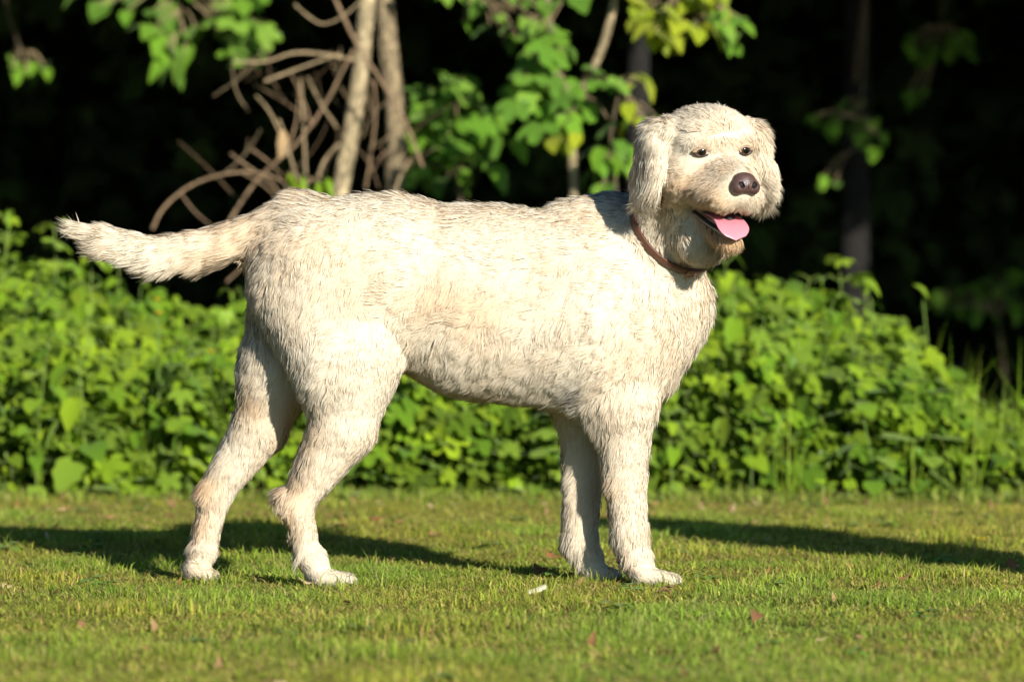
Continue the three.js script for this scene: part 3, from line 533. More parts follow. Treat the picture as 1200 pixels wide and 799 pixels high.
{
  let count = 0;
  for (let row = 0; row < 5; row++) for (let i = 0; i < 23; i++) {
    const x = -1.45 + (i + rr(.1, .9)) * 2.9 / 23, z = hedgeFront(x) - .1 - row * .19 + rr(-.09, .09), k = Math.floor(rnd() * protoPlants.length);
    let h = topOf(x) * (.68 + .085 * row) * rr(.7, 1.14); if (x > 1.0 && row < 2) h *= .75;
    const pl = protoPlants[k].clone(); pl.name = numbered('weed_plant'); pl.position.set(x, 0, z); pl.rotation.y = rr(0, 6.28); pl.scale.set(1, clamp(h / PLANT_H[k], .35, 1.5), 1).multiplyScalar(1);
    const s = rr(.75, 1.1); pl.scale.x = pl.scale.z = s; scene.add(pl); count++;
    const [label, group] = zone(x, z), w = ' with ' + KINDS_OF[k] + ' leaves, ' + (row < 2 ? 'front' : row < 4 ? 'middle' : 'back') + ' row'; tag(pl, label + w, 'plant', group + w);
  }
  console.log('plants', count);
  // the leaves too many to pick apart between and behind those plants
  const clump = (geos, n, spread, size) => { const list = []; for (let i = 0; i < n; i++) { const g = pick(geos).clone(), s = size * rr(.6, 1.2); g.applyMatrix4(new THREE.Matrix4().compose(V(rr(-spread, spread), rr(-spread, spread), rr(-spread, spread)), new THREE.Quaternion().setFromEuler(new THREE.Euler(rr(.1, 1.15), rr(-1.7, 1.7), rr(-.4, .4), 'YXZ')), V(s, s, s))); list.push(g); } return mergeGeometries(list); };
  const inst = leafMat(lin(1, 1, 1), .42, .3);
  const sets = [clump(broad, 7, .05, .05), clump([...narrow, ...broad], 8, .05, .045), clump(lobed, 6, .05, .055)];
  sets.forEach((g) => scatter('weed_undergrowth', g, inst, 2000, () => {
    const x = rr(-1.6, 1.6), dz = rr(0, 1), z = hedgeFront(x) - .08 - dz * .95, top = topOf(x) * (.55 + .4 * dz), y = .03 + (top - .05) * Math.pow(rnd(), .8);
    const c = pick(LEAF_TONES), k = rr(.45, 1.05); return { p: V(x, y, z), ry: rr(-1.1, 1.1), rx: rr(-.3, .3), s: rr(.6, 1.15), c: [c.r * k, c.g * k, c.b * k] };
  }, 'mass of small green leaves filling the weed border'));
  // slender grasses among the weeds, thick at the right
  const tallG = tuftGeo(14, .035, .2, .42, .0016, .6, [[.17, .28, .012], [.22, .32, .02], [.27, .33, .04]]);
  scatter('tall_grass', tallG, bladeMat, 90, () => { const x = rnd() < .5 ? rr(.95, 1.7) : rr(-1.6, 1.7), z = hedgeFront(x) - rr(-.02, .7); return { p: V(x, 0, z), ry: rr(0, 6.28), s: rr(.6, 1.05) * (x > .9 ? 1.05 : .8), c: [1, 1, 1] }; }, 'tall thin grass blades among the weeds');
  const edgeG = tuftGeo(18, .05, .02, .07, .002, 1.4, [...G, [.2, .28, .04], STRAW[1]]);
  scatter('edge_grass', edgeG, bladeMat, 420, () => { const x = rr(-1.6, 1.6), z = hedgeFront(x) + rr(-.12, .09); return { p: V(x, 0, z), ry: rr(0, 6.28), s: rr(.6, 1.1), c: [1, 1, 1] }; }, 'rough grass along the foot of the weed border');
}
// two single leaves that stand above the rest at the right, on thin stalks
for (const [px, py, z, s, lab] of [[1020, 338, -3.6, .06, 'single broad leaf on a thin stalk above the weeds, right of the dog head'], [1082, 345, -3.7, .045, 'thin young shoot with small leaves above the weeds at the right']]) {
  const p = P(px, py, z), g = base('tall_shoot', [p.x, 0, z]); mesh('stem', branchGeo([V(.03, 0, 0), V(.02, p.y * .5, 0), V(0, p.y, 0)], .003, .0015, { sides: 6, seg: 8, lump: 0 }), stemMat, g);
  leaf(g, broad[1], leafMats[1], V(-.02, p.y + .02, 0), 1.0, .35, s); leaf(g, broad[0], leafMats[1], V(.0, p.y - .08, .01), -1.2, .4, s * .8); leaf(g, broad[1], leafMats[0], V(.0, p.y - .14, .01), .8, .4, s * .9);
  tag(g, lab, 'plant');
}
// yellow flowers
function flower(px, py, z, lab, fromGround = true) {
  const p = P(px, py, z), g = base('yellow_flower', [p.x, 0, z]), ym = leafMat(lin(.75, .5, .01), .5, .25), pet = leafGeo({ wide: .8, droop: -.25, fold: .1, stalk: .02, rows: 4, tip: .9 });
  mesh('stem', branchGeo([V(.01, 0, 0), V(0, p.y * .6, 0), V(0, p.y, 0)], .0016, .0012, { sides: 5, seg: 6, lump: 0 }), stemMat, g);
  for (let i = 0; i < 5; i++) leaf(g, pet, ym, V(0, p.y, 0), i * 1.2566, -.35, .012, 0, 'petal');
  const c = mesh('flower_centre', new THREE.SphereGeometry(.003, 8, 6), std(lin(.6, .35, .02), .8), g); c.position.y = p.y + .002;
  tag(g, lab, 'flower');
}
flower(184, 352, -3.0, 'small yellow flower high in the weeds beneath the middle of the tail'); flower(186, 368, -2.98, 'small yellow flower just below another one under the tail'); flower(247, 413, -2.98, 'small yellow flower left of the dog rump, lower than the others'); flower(1151, 634, -1.2, 'tiny yellow flower in the lawn at the far right');

{
  const litter = [leafGeo({ wide: .7, fold: .5, droop: .5, rows: 3 }), leafGeo({ wide: .5, fold: -.4, droop: -.4, rows: 3 })], lm = leafMat(lin(1, 1, 1), .8, .1), cols = [[.3, .14, .06], [.36, .22, .1], [.22, .11, .05], [.45, .33, .17]];
  litter.forEach((g) => scatter('leaf_litter', g, lm, 330, () => { const far = rnd() < .7, z = far ? -2.9 + 1.5 * rnd() * rnd() : rr(-2.4, 2.6), x = rr(-1.7, 1.7); return { p: V(x, rr(.008, .018), z), ry: rr(0, 6.28), rx: rr(-.7, .7), rz: rr(-.6, .6), s: rr(.010, .026), c: pick(cols) }; }, 'tiny brown leaf crumbs lying in the lawn'));
  const clover = mergeGeometries([0, 1, 2, 3, 4, 5].map((k) => { const q = broad[k % 3].clone(), a = k * 1.05; q.applyMatrix4(new THREE.Matrix4().compose(V(Math.sin(a) * .006, rr(.008, .02), Math.cos(a) * .006), new THREE.Quaternion().setFromEuler(new THREE.Euler(rr(-.3, .2), a, 0, 'YXZ')), V(.016, .016, .016))); return q; }));
  scatter('lawn_weed', clover, leafMat(lin(1, 1, 1), .42, .3), 420, () => { const z = rr(-2.8, 2.4), x = rr(-1.7, 1.7); if (fbm(x * 2, 9, z * 2) < .05) return null; return { p: V(x, 0, z), ry: rr(0, 6.28), s: rr(.7, 1.5), c: [.16, rr(.24, .3), .02] }; }, 'low small leaved weeds growing in the lawn');
}
// ------------------------------------------------------------------ fallen leaves on the lawn
{
  const fm = [[.32, .13, .05], [.26, .10, .04], [.38, .2, .08], [.2, .09, .04]].map((c) => leafMat(lin(...c), .7, .15));
  const lg = [leafGeo({ wide: .75, fold: .5, droop: .4, stalk: .2 }), leafGeo({ wide: .6, fold: -.4, droop: -.3, stalk: .15 })];
  const put = (px, py, s, lab) => { const d = rayDir(px, py), t = (.022 - EYE_H) / d.y, p = camP.clone().addScaledVector(d, t), g = mesh('fallen_leaf', pick(lg), pick(fm)); g.position.copy(p); g.rotation.set(rr(.0, .7), rr(-1.3, 1.3), rr(-.5, .5), 'YXZ'); g.scale.setScalar(s * .85); tag(g, lab, 'leaf'); };
  put(990, 661, .032, 'curled reddish brown leaf on the lawn right of the forelegs, left of a smaller one'); put(1056, 663, .026, 'small brown leaf on the lawn below the shadow at the right'); put(641, 646, .036, 'dark brown leaf on the lawn just behind the far foreleg'); put(632, 665, .04, 'tan brown leaf on the lawn below a darker leaf by the far foreleg');
  put(435, 605, .04, 'orange brown leaf at the foot of the weeds right of the near hind leg'); put(505, 622, .035, 'reddish brown leaf on the sunny lawn beneath the belly'); put(318, 586, .035, 'pale brown leaf between the two hocks'); put(1012, 690, .035, 'flat red brown leaf in the grass under the right shadow'); put(886, 718, .03, 'pinkish brown leaf low in the lawn right of the forepaws'); put(132, 603, .035, 'brown leaf at the far lawn edge below the tail'); put(40, 603, .03, 'brown leaf at the far lawn edge at the left border'); put(1180, 658, .028, 'pale brown leaf in the shadow at the right border'); put(722, 607, .034, 'brown leaf between the forelegs at the lawn edge');
  const d = rayDir(628, 692), p = camP.clone().addScaledVector(d, (.016 - EYE_H) / d.y), chip = mesh('wood_chip', new THREE.BoxGeometry(.034, .005, .009, 6, 1, 2), std(lin(.62, .55, .36), .8)); { const a = chip.geometry.attributes.position; for (let i = 0; i < a.count; i++) { const x = a.getX(i); a.setXYZ(i, x, a.getY(i) + x * x * 6, a.getZ(i) * (1 - Math.abs(x) * 22)); } chip.geometry.computeVertexNormals(); } chip.position.copy(p); chip.rotation.set(.3, .25, .25); tag(chip, 'pale splinter of wood lying on the grass left of the forepaws', 'wood chip');
}

// ------------------------------------------------------------------ trees, saplings, dead branches
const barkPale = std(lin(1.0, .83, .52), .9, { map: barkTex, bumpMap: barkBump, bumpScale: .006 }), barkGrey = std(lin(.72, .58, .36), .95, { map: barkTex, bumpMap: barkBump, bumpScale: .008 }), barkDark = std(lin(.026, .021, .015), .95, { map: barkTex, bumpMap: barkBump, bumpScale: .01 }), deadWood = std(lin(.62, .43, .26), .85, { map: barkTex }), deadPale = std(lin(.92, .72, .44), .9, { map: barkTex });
const crownMat = std(lin(1, 1, 1), .8, { side: THREE.DoubleSide });
const crownClump = (() => { const list = []; for (let i = 0; i < 14; i++) { const g = (i % 2 ? lobed[0] : broad[0]).clone(), s = rr(.09, .16); g.applyMatrix4(new THREE.Matrix4().compose(V(rr(-.2, .2), rr(-.16, .16), rr(-.2, .2)), new THREE.Quaternion().setFromEuler(new THREE.Euler(rr(-.4, .9), rr(0, 6.28), rr(-.5, .5), 'YXZ')), V(s, s, s))); list.push(g); } return mergeGeometries(list); })();
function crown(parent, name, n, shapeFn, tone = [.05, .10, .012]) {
  const im = new THREE.InstancedMesh(crownClump, crownMat, n), m = new THREE.Matrix4(), q = new THREE.Quaternion(), c = new THREE.Color(); let k = 0;
  for (let i = 0; i < n; i++) { const p = shapeFn(i); if (!p) continue; const s = rr(.7, 1.4), t = rr(.6, 1.3); q.setFromEuler(new THREE.Euler(rr(-.3, .3), rr(0, 6.28), 0)); im.setMatrixAt(k, m.compose(p, q, V(s, s, s))); im.setColorAt(k, c.setRGB(tone[0] * t, tone[1] * t, tone[2] * t)); k++; }
  im.count = k; im.name = name; im.castShadow = im.receiveShadow = true; im.userData.kind = 'stuff'; parent.add(im); return im;
}
const local = (g) => (px, py, z) => P(px, py, z).sub(g.position);
// the two sunlit stems behind the dog's back
function forestTree(name, x, z, r, h, lean, mat, crownN, cy, rx, ry, rz, label, group, crownOff = [0, 0], low = 1.75, wall = false) {
  const g = base(name, [x, 0, z]);
  mesh('trunk', branchGeo([V(0, -.05, 0), V(lean * .15, h * .15, 0), V(lean * .4, h * .45, .05), V(lean, h, .1)], r, r * .35, { sides: 14, seg: 36, lump: .12, lumpF: 5 }), mat, g);
  for (let i = 0; i < 6; i++) { const a = i * 1.05 + rr(0, .6), y0 = h * (.4 + .09 * i), l = rx * .8; mesh('limb', branchGeo([V(lean * y0 / h, y0, .05), V(Math.cos(a) * l * .5 + lean * y0 / h, y0 + .5, Math.sin(a) * l * .5), V(Math.cos(a) * l + lean * y0 / h, y0 + .9, Math.sin(a) * l)], r * .4, r * .1, { sides: 7, seg: 10 }), mat, g); }
  if (crownN) crown(g, 'crown', crownN, () => { if (wall) { const q = V(crownOff[0] + rr(-1, 1) * rx, cy + rr(-1, 1) * ry, crownOff[1] + rr(-1, 1) * rz); return q.y < low + .14 * fbm((q.x + x) * 2.2, 1, q.z) ? null : q; } const u = rr(-1, 1), a = rr(0, 6.283), rad = Math.pow(rnd(), .45), s = Math.sqrt(1 - u * u) * rad; const p = V(crownOff[0] + Math.cos(a) * s * rx, cy + u * rad * ry, crownOff[1] + Math.sin(a) * s * rz); return p.y < low + .18 * fbm(p.x * 2 + x, 1, p.z) ? null : p; });
  tag(g, label, 'tree', group); return g;
}
{
  // pale stem, lit up to about the top of the dog's head and dark above
  const a = P(400, 225, -4.65), b = P(424, 70, -4.65), c = P(437, -80, -4.65), g = base('pale_trunk_tree', [a.x - .03, 0, -4.65]), L = local(g);
  mesh('trunk', branchGeo([V(-.05, -.05, 0), L(398, 230, -4.65), L(412, 150, -4.65), L(424, 70, -4.65), L(430, 0, -4.65), V(.14, 2.2, -.1), V(.3, 5, -.3)], .0235, .015, { sides: 14, seg: 60, lump: .14, lumpF: 6 }), barkPale, g);
  crown(g, 'crown', 500, () => { const p = V(.2 + rr(-1.2, 1.2), rr(2.1, 5.5), -.3 + rr(-1, 1)); return p; });
  tag(g, 'slim tree with pale sunlit bark rising behind the dog hips', 'tree');
  const g2 = base('grey_trunk_tree', [P(458, 225, -4.95).x, 0, -4.95]), L2 = local(g2);
  mesh('trunk', branchGeo([V(.0, -.05, 0), L2(462, 230, -4.95), L2(464, 150, -4.95), L2(458, 70, -4.95), L2(450, 0, -4.95), V(-.1, 2.3, 0), V(-.15, 6, 0)], .026, .019, { sides: 16, seg: 60, lump: .2, lumpF: 6 }), barkGrey, g2);
  crown(g2, 'crown', 600, () => V(rr(-1.3, 1.3), rr(2.2, 6), rr(-1.2, 1)));
  tag(g2, 'thicker grey brown trunk with knobbly bark right of the pale slim one', 'tree');
}
// dead branches leaning and tangled left of those trunks
const dead = (list, r0, r1, mat, lab, z, opt = {}) => { const pts = list.map(([x, y, dz = 0]) => P(x, y, z + dz)), o = pts[0].clone(), g = base('dead_branch', [o.x, o.y, o.z]); mesh('branch', branchGeo(pts.map((p) => p.sub(o)), r0 * .48, r1 * .48, { sides: 8, seg: 30, lump: .15, lumpF: 14 }), mat, g); for (const tw of opt.twigs || []) mesh('twig', branchGeo(tw.map(([x, y, dz = 0]) => P(x, y, z + dz).sub(o)), r1 * .5, r1 * .25, { sides: 6, seg: 12 }), mat, g); return tag(g, lab, 'branch'); };
dead([[255, 280], [300, 212], [350, 165], [382, 120], [400, 85], [414, 58]], .0085, .006, deadWood, 'long dead branch slanting up from the tail base to the trunks', -4.40, { twigs: [[[330, 185], [345, 150], [352, 90]], [[365, 145], [352, 110], [340, 85]]] });
dead([[388, -10], [420, 55], [450, 100], [478, 150], [495, 195]], .0095, .008, deadWood, 'reddish brown dead stick leaning across both trunks from the top', -4.45);
dead([[178, 268], [190, 245], [222, 218], [262, 204], [300, 202], [332, 214], [338, 226]], .0085, .005, deadWood, 'arching brown dead branch low above the tail', -4.25, { twigs: [[[210, 225], [228, 248], [248, 265]], [[285, 203], [310, 218], [330, 238]]] });
dead([[275, 72], [310, 72], [345, 62], [382, 64], [424, 72]], .006, .008, deadPale, 'short pale dead stub pointing left from the pale trunk', -4.45, { twigs: [[[310, 95], [350, 80], [400, 62]]] });
dead([[345, 5], [362, 20], [378, 28], [400, 20], [428, -4]], .005, .004, deadPale, 'hooked dead twig near the top edge left of the trunks', -4.45);
dead([[300, 112], [315, 130], [326, 152], [338, 178], [346, 205]], .004, .006, deadPale, 'thin dead twig with a withered end between the slanting branch and the tail', -4.35, { twigs: [[[326, 140], [331, 152], [333, 168]]] });
dead([[352, 92], [355, 140], [358, 205]], .0045, .006, deadPale, 'upright thin dead twig behind the slanting branch', -4.55);
dead([[360, 90], [375, 120], [395, 150]], .004, .006, deadPale, 'short dead twig running to the pale trunk from the upper left', -4.55);
dead([[372, 208], [382, 185], [398, 168]], .008, .0065, deadPale, 'stubby pale dead stick against the foot of the pale trunk', -4.50);
dead([[428, 220], [435, 180], [440, 130], [438, 95]], .006, .005, deadWood, 'dead brown shoot standing between the two trunks', -4.65, { twigs: [[[436, 200], [450, 180], [470, 172]]] });
dead([[462, 225], [472, 200], [482, 185]], .007, .006, deadPale, 'pale dead stick at the foot of the thicker trunk', -4.55);
dead([[270, 180], [290, 195], [318, 215], [335, 240]], .005, .006, deadWood, 'thin dead twig crossing under the slanting branch', -4.35, { twigs: [[[295, 175], [315, 190], [330, 205]]] });
dead([[215, 290], [260, 300], [300, 310]], .006, .006, deadWood, 'dead stick lying low behind the tail base', -4.25, { twigs: [[[265, 330], [285, 310], [290, 290]]] });
for (let i = 0; i < 24; i++) {                                       // the fine dry twigs of the tangle
  const x = rr(250, 480), y = rr(70, 215), a = rr(-2.6, -.5), l = rr(30, 95), bend = rr(-.5, .5), z = -4.2 - rr(0, .7), q = (t) => P(x + Math.cos(a + bend * t) * l * t, y + 20 + Math.sin(a + bend * t) * l * t, z + .1 * t), o = q(0), g = base('dry_twig', [o.x, o.y, o.z]), w = rr(.001, .0021), mt = pick([deadWood, deadPale]);
  mesh('branch', branchGeo([q(0), q(.35), q(.7), q(1)].map((p) => p.sub(o)), w, w * .5, { sides: 5, seg: 10, lump: .15, lumpF: 14 }), mt, g);
  if (rnd() < .6) { const c = q(.5).sub(o), f = V(rr(-.06, .06), rr(.02, .09), rr(-.03, .03)); mesh('twig', branchGeo([c, c.clone().addScaledVector(f, .5), c.clone().add(f).add(V(0, .01, 0))], w * .6, w * .3, { sides: 5, seg: 5, lump: 0 }), mt, g); }
  tag(g, 'fine dry twig in the tangle left of and between the trunks', 'twig', 'fine dry twigs of the tangle');
}
// withered leaf on the thin twig
{ const p = P(330, 152, -4.33), l = mesh('withered_leaf', narrow[0], leafMat(lin(.36, .24, .12), .8, .1)); l.position.copy(p); l.rotation.set(1.4, .5, 0, 'YXZ'); l.scale.setScalar(.07); tag(l, 'withered tan leaf hanging on a dead twig left of the trunks', 'leaf'); }

// leaf sprays on saplings; each leaf is a part
const sapMats = [lin(.11, .24, .015), lin(.14, .28, .016), lin(.09, .19, .016), lin(.17, .30, .03)].map((c) => leafMat(c, .45, .3)), limeMats = [lin(.30, .36, .012), lin(.36, .40, .015), lin(.24, .31, .012)].map((c) => leafMat(c, .5, .4));
function spray(parent, L, cx, cy, rx, ry, n, size, z, mats, geos = lobed, from) {
  const tw = [], root = from ? L(...from) : L(cx, cy, z);
  for (let i = 0; i < n; i++) {
    const a = rr(0, 6.283), r = Math.sqrt(rnd()), p = L(cx + Math.cos(a) * r * rx, cy + Math.sin(a) * r * ry, z + rr(-.12, .12)), s = size * rr(.65, 1.2) * M * 1.75;
    const az = rr(-1.1, 1.1), pitch = rr(.25, 1.0); leaf(parent, pick(geos), pick(mats), p, az, pitch, s, rr(-.5, .5));
    const mid = root.clone().lerp(p, .55); mid.y += .02; tw.push(branchGeo([root, mid, p], .0022, .0012, { sides: 5, seg: 5, lump: 0, closed: false }));
  }
  mesh('twig', mergeGeometries(tw), deadPale, parent);
}
{
  const z = -4.35, o = P(673, 300, z), g = base('sapling', [o.x, 0, z]), L = local(g);
  mesh('trunk', branchGeo([V(0, 0, 0), L(674, 250, z), L(671, 180, z), L(669, 130, z)], .016, .011, { sides: 10, seg: 30, lump: .12 }), barkPale, g);
  mesh('branch', branchGeo([L(669, 130, z), L(654, 90, z), L(645, 50, z), L(640, -30, z), V(-.1, 1.9, 0)], .009, .006, { sides: 8, seg: 24 }), barkPale, g);
  mesh('branch', branchGeo([L(669, 134, z), L(685, 100, z), L(704, 60, z), L(718, 10, z), L(724, -40, z), V(.16, 1.9, 0)], .0105, .007, { sides: 8, seg: 24 }), barkPale, g);
  spray(g, L, 632, 88, 40, 55, 18, 34, z + .1, sapMats, lobed, [650, 75, z]); spray(g, L, 650, 20, 45, 40, 10, 26, z + .05, sapMats, broad, [643, 30, z]); spray(g, L, 690, 115, 40, 40, 8, 26, z + .1, sapMats, lobed, [680, 110, z]);
  spray(g, L, 672, 150, 22, 25, 6, 26, z + .12, limeMats, broad, [671, 160, z]);
  tag(g, 'slender sapling forking in a Y left of the dog head', 'sapling');
  const g2 = base('leafy_shrub', [P(540, 300, -5.1).x, 0, -5.1]), L2 = local(g2);
  mesh('stem', branchGeo([V(0, 0, 0), L2(538, 220, -5.1), L2(530, 150, -5.1), L2(545, 100, -5.1)], .009, .004, { sides: 8, seg: 20 }), barkGrey, g2);
  spray(g2, L2, 535, 130, 45, 42, 26, 40, -5.05, sapMats, lobed, [532, 160, -5.1]); spray(g2, L2, 520, 190, 35, 30, 12, 36, -5.05, sapMats, [...lobed, ...broad], [536, 210, -5.1]); spray(g2, L2, 575, 165, 30, 40, 12, 32, -5.1, sapMats, broad, [536, 190, -5.1]);
  tag(g2, 'shrub with broad lobed leaves right of the thick trunk above the dog back', 'shrub');
  const g3 = base('leafy_shrub', [P(725, 300, -4.35).x, 0, -4.35]), L3 = local(g3);
  mesh('stem', branchGeo([V(0, 0, 0), L3(722, 220, -4.35), L3(716, 160, -4.35), L3(730, 90, -4.35)], .007, .003, { sides: 8, seg: 20 }), barkGrey, g3);
  spray(g3, L3, 715, 190, 22, 35, 14, 30, -4.30, sapMats, broad, [720, 200, -4.35]); spray(g3, L3, 745, 110, 22, 35, 7, 24, -4.30, limeMats, broad, [728, 110, -4.35]); spray(g3, L3, 755, 135, 25, 20, 4, 18, -4.30, sapMats, narrow, [728, 120, -4.35]);
  tag(g3, 'small shrub with light leaves right behind the dog ear', 'shrub');
  const g4 = base('leafy_shrub', [P(355, 260, -4.35).x, 0, -4.35]), L4 = local(g4);
  mesh('stem', branchGeo([V(0, 0, 0), L4(352, 240, -4.35), L4(355, 205, -4.35)], .004, .002, { sides: 6, seg: 8 }), stemMat, g4);
  spray(g4, L4, 358, 210, 26, 12, 12, 20, -4.30, leafMats, narrow, [355, 225, -4.35]);
  tag(g4, 'small green tuft of leaves at the foot of the pale trunk', 'shrub');
}
const forest = [];
// forest: trees whose crowns hang above the picture and shade the wood
{
  const grp = 'tall trees of the dark wood';
  const specs = [ // x, z, r, h, lean, crown n, centre y, rx, ry, rz, crown offset
    [-4.4, -6.3, .13, 10, .3, 2400, 4.6, 1.75, 3.2, 2.1, [.3, .8]], [-1.75, -6.4, .10, 11, -.2, 2800, 4.6, 1.6, 3.2, 2.1, [.2, .8]], [1.07, -7.5, .045, 11, .1, 2800, 4.6, 1.6, 3.2, 2.1, [-.1, 2.0]], [3.2, -6.3, .14, 10, -.3, 2800, 4.6, 1.7, 3.2, 2.1, [.2, .8]], [6.2, -6.4, .13, 11, .2, 2400, 4.6, 1.8, 3.2, 2.1, [-.1, .8]], [.34, -5.6, .034, 8, .05, 500, 4.6, 1.2, 3.0, 1.2, [.1, .2]],
    [-6.8, -15, .2, 14, 0, 1200, 6, 3.6, 5.6, 3, [0, 0]], [-5.2, -9.7, .15, 12, .2, 1300, 5.6, 3, 4.6, 2.8, [0, 0]], [-2.3, -10.2, .16, 13, -.1, 1500, 5.6, 3, 4.8, 2.8, [0, 0]], [-1.5, -15.5, .2, 14, .2, 1300, 6, 3.6, 5.6, 3, [0, 0]], [2.9, -10, .15, 13, .2, 1500, 5.6, 3, 4.8, 2.8, [0, 0]], [3.5, -15, .2, 14, 0, 1300, 6, 3.6, 5.6, 3, [0, 0]], [4.6, -10.2, .17, 13, 0, 1500, 5.6, 3, 4.8, 2.8, [0, 0]], [7.2, -15.4, .2, 14, 0, 1200, 6, 3.6, 5.6, 3, [0, 0]], [7.8, -9.8, .16, 12, 0, 1200, 5.6, 3, 4.6, 2.8, [0, 0]],
  ];
  const lab = ['tall tree at the far left outer edge of the wood, crown above the picture', 'tall dark tree of the wood left of the pale trunks', 'dark slim tree trunk in the wood at the right, flecked with sun', 'tall dark tree of the wood beyond the right border', 'tall tree at the far right outer edge of the wood', 'dim slender trunk between the sapling and the dog ear'];
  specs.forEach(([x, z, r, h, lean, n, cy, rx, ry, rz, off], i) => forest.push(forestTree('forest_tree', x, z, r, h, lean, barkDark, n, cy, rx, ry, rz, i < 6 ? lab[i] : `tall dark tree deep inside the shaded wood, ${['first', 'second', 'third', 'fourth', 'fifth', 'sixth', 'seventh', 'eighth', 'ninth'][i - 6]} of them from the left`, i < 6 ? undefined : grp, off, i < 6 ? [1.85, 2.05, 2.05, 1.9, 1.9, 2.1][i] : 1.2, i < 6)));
  // low dark bushes that close the view under the crowns
  const bush = [[-6, -11.5], [-3.6, -12.2], [-1.4, -13], [.6, -12.3], [2.4, -13.2], [4.6, -12], [6.8, -11.6], [-8.5, -13.5], [9, -13.5], [-4.6, -18], [-1, -19], [2.5, -18.5], [6, -18], [-8.5, -18.5], [10, -18]];
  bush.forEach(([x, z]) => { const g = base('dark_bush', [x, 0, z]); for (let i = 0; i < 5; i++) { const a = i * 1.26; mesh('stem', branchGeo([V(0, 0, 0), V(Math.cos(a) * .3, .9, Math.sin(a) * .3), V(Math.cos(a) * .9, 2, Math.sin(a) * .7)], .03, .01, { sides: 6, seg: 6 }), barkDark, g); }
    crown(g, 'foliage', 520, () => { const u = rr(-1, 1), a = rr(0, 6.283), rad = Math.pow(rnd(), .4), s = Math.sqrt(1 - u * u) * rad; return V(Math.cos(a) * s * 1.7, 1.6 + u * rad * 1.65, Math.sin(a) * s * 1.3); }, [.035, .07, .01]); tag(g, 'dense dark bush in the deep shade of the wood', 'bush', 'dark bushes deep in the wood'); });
}
// leaf sprays hanging into the picture from the trees above
function hangingBranch(tree, y0, pts, z, r, lab, sprays) {
  const L = local(tree), b = mesh('branch', branchGeo([V(0, y0, 0), V(0, y0 + .25, .5), ...pts.map((p) => L(...p, z))], r * 2, r * .5, { sides: 7, seg: 50, lump: .05 }), barkGrey, tree);
  b.userData.label = lab; for (const s of sprays) spray(b, L, ...s);
}
hangingBranch(forest[2], 2.0, [[830, -120], [812, -40], [803, 20], [800, 62]], -4.4, .006, 'drooping branch of bright yellow green leaves', [[800, 8, 58, 40, 46, 28, -4.3, limeMats, broad, [803, 0, -4.4]], [845, 38, 34, 26, 14, 22, -4.35, sapMats, broad, [806, 10, -4.4]], [770, -40, 60, 30, 20, 28, -4.35, limeMats, broad, [803, -40, -4.4]]]);
hangingBranch(forest[1], 2.0, [[205, -130], [212, -40], [205, 20], [202, 60]], -5.55, .006, 'drooping leafy branch in half shade', [[202, 35, 30, 45, 22, 32, -5.5, sapMats, broad, [208, 10, -5.55]], [280, 28, 32, 40, 24, 32, -5.5, sapMats, lobed, [212, -10, -5.55]], [125, 5, 50, 16, 10, 26, -5.55, sapMats, broad, [212, -15, -5.55]], [240, -30, 70, 25, 18, 30, -5.55, sapMats, broad, [212, -25, -5.55]]]);
hangingBranch(forest[5], 1.9, [[600, -90], [575, -40], [562, 0]], -4.8, .005, 'thin leafy branch at the top edge', [[600, 25, 60, 28, 14, 24, -4.75, sapMats, broad, [562, -10, -4.8]], [540, -20, 60, 20, 12, 26, -4.75, sapMats, broad, [565, -30, -4.8]]]);
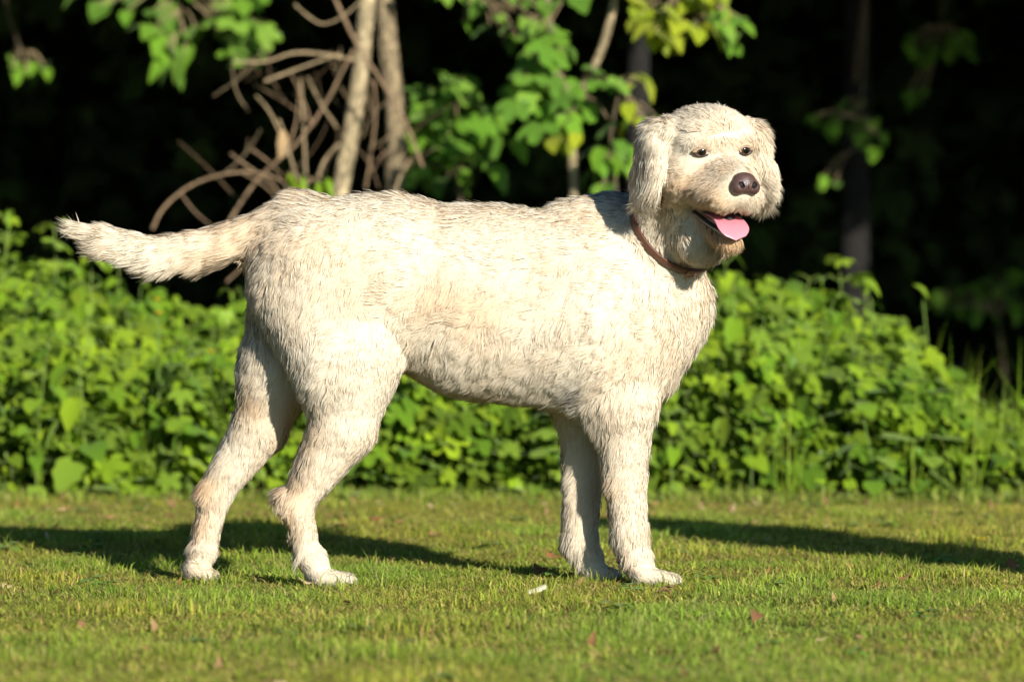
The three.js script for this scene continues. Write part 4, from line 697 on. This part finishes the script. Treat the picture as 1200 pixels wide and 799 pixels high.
hangingBranch(forest[2], 1.1, [[1012, 100], [1008, 140], [1000, 175]], -7.0, .005, 'low branch with a few sunlit leaves', [[1015, 155, 28, 22, 10, 22, -6.95, sapMats, broad, [1004, 150, -7.0]], [968, 138, 18, 10, 5, 22, -6.95, sapMats, broad, [1008, 140, -7.0]], [970, 210, 12, 10, 3, 20, -6.95, sapMats, broad, [1000, 175, -7.0]], [1000, 125, 20, 18, 4, 18, -6.95, sapMats, broad, [1008, 130, -7.0]]]);
hangingBranch(forest[3], 2.0, [[1130, -90], [1110, -20], [1100, 60]], -7.6, .005, 'hanging branch with two pale leaf bunches', [[1085, 50, 22, 18, 8, 26, -7.5, sapMats, broad, [1104, 30, -7.6]], [1125, 50, 20, 16, 8, 26, -7.5, sapMats, broad, [1104, 30, -7.6]], [1075, 112, 16, 14, 5, 22, -7.5, sapMats, broad, [1100, 60, -7.6]]]);
hangingBranch(forest[0], 2.0, [[-20, -60], [10, 20], [30, 78]], -6.2, .005, 'hanging branch with a few pale leaves', [[30, 78, 34, 14, 9, 26, -6.15, sapMats, broad, [26, 60, -6.2]]]);
{
  const o = P(1170, 352, -9.2), g = base('wood_shrub', [o.x, 0, -9.2]), L = local(g);
  mesh('stem', branchGeo([V(.05, 0, 0), V(.02, .2, 0), L(1170, 352, -9.2)], .008, .003, { sides: 7, seg: 12 }), barkGrey, g);
  spray(g, L, 1150, 352, 60, 20, 24, 26, -9.2, sapMats, broad, [1170, 370, -9.2]); spray(g, L, 1180, 330, 30, 14, 8, 24, -9.2, sapMats, broad, [1170, 352, -9.2]);
  tag(g, 'blurred low shrub in the shade at the right border', 'shrub');
}

// the old post beside the lawn, right of the picture, that throws the long shadow over the grass
{
  const g = base('wooden_post', [1.53, 0, .98]);
  mesh('shaft', branchGeo([V(0, -.03, 0), V(.01, .3, 0), V(.0, .7, .01), V(.01, 1.04, 0)], (t) => .10 + .07 * sstep(.2, .75, t), .1, { sides: 18, seg: 40, lump: .12, lumpF: 4 }), barkGrey, g);
  mesh('cap', branchGeo([V(.01, 1.04, 0), V(.01, 1.09, 0), V(.01, 1.13, 0)], .15, .06, { sides: 18, seg: 6, lump: .08 }), barkGrey, g);
  tag(g, 'thick weathered post on the lawn right of the picture that throws the long shadow', 'post');
}
renderer.render(scene, camera);
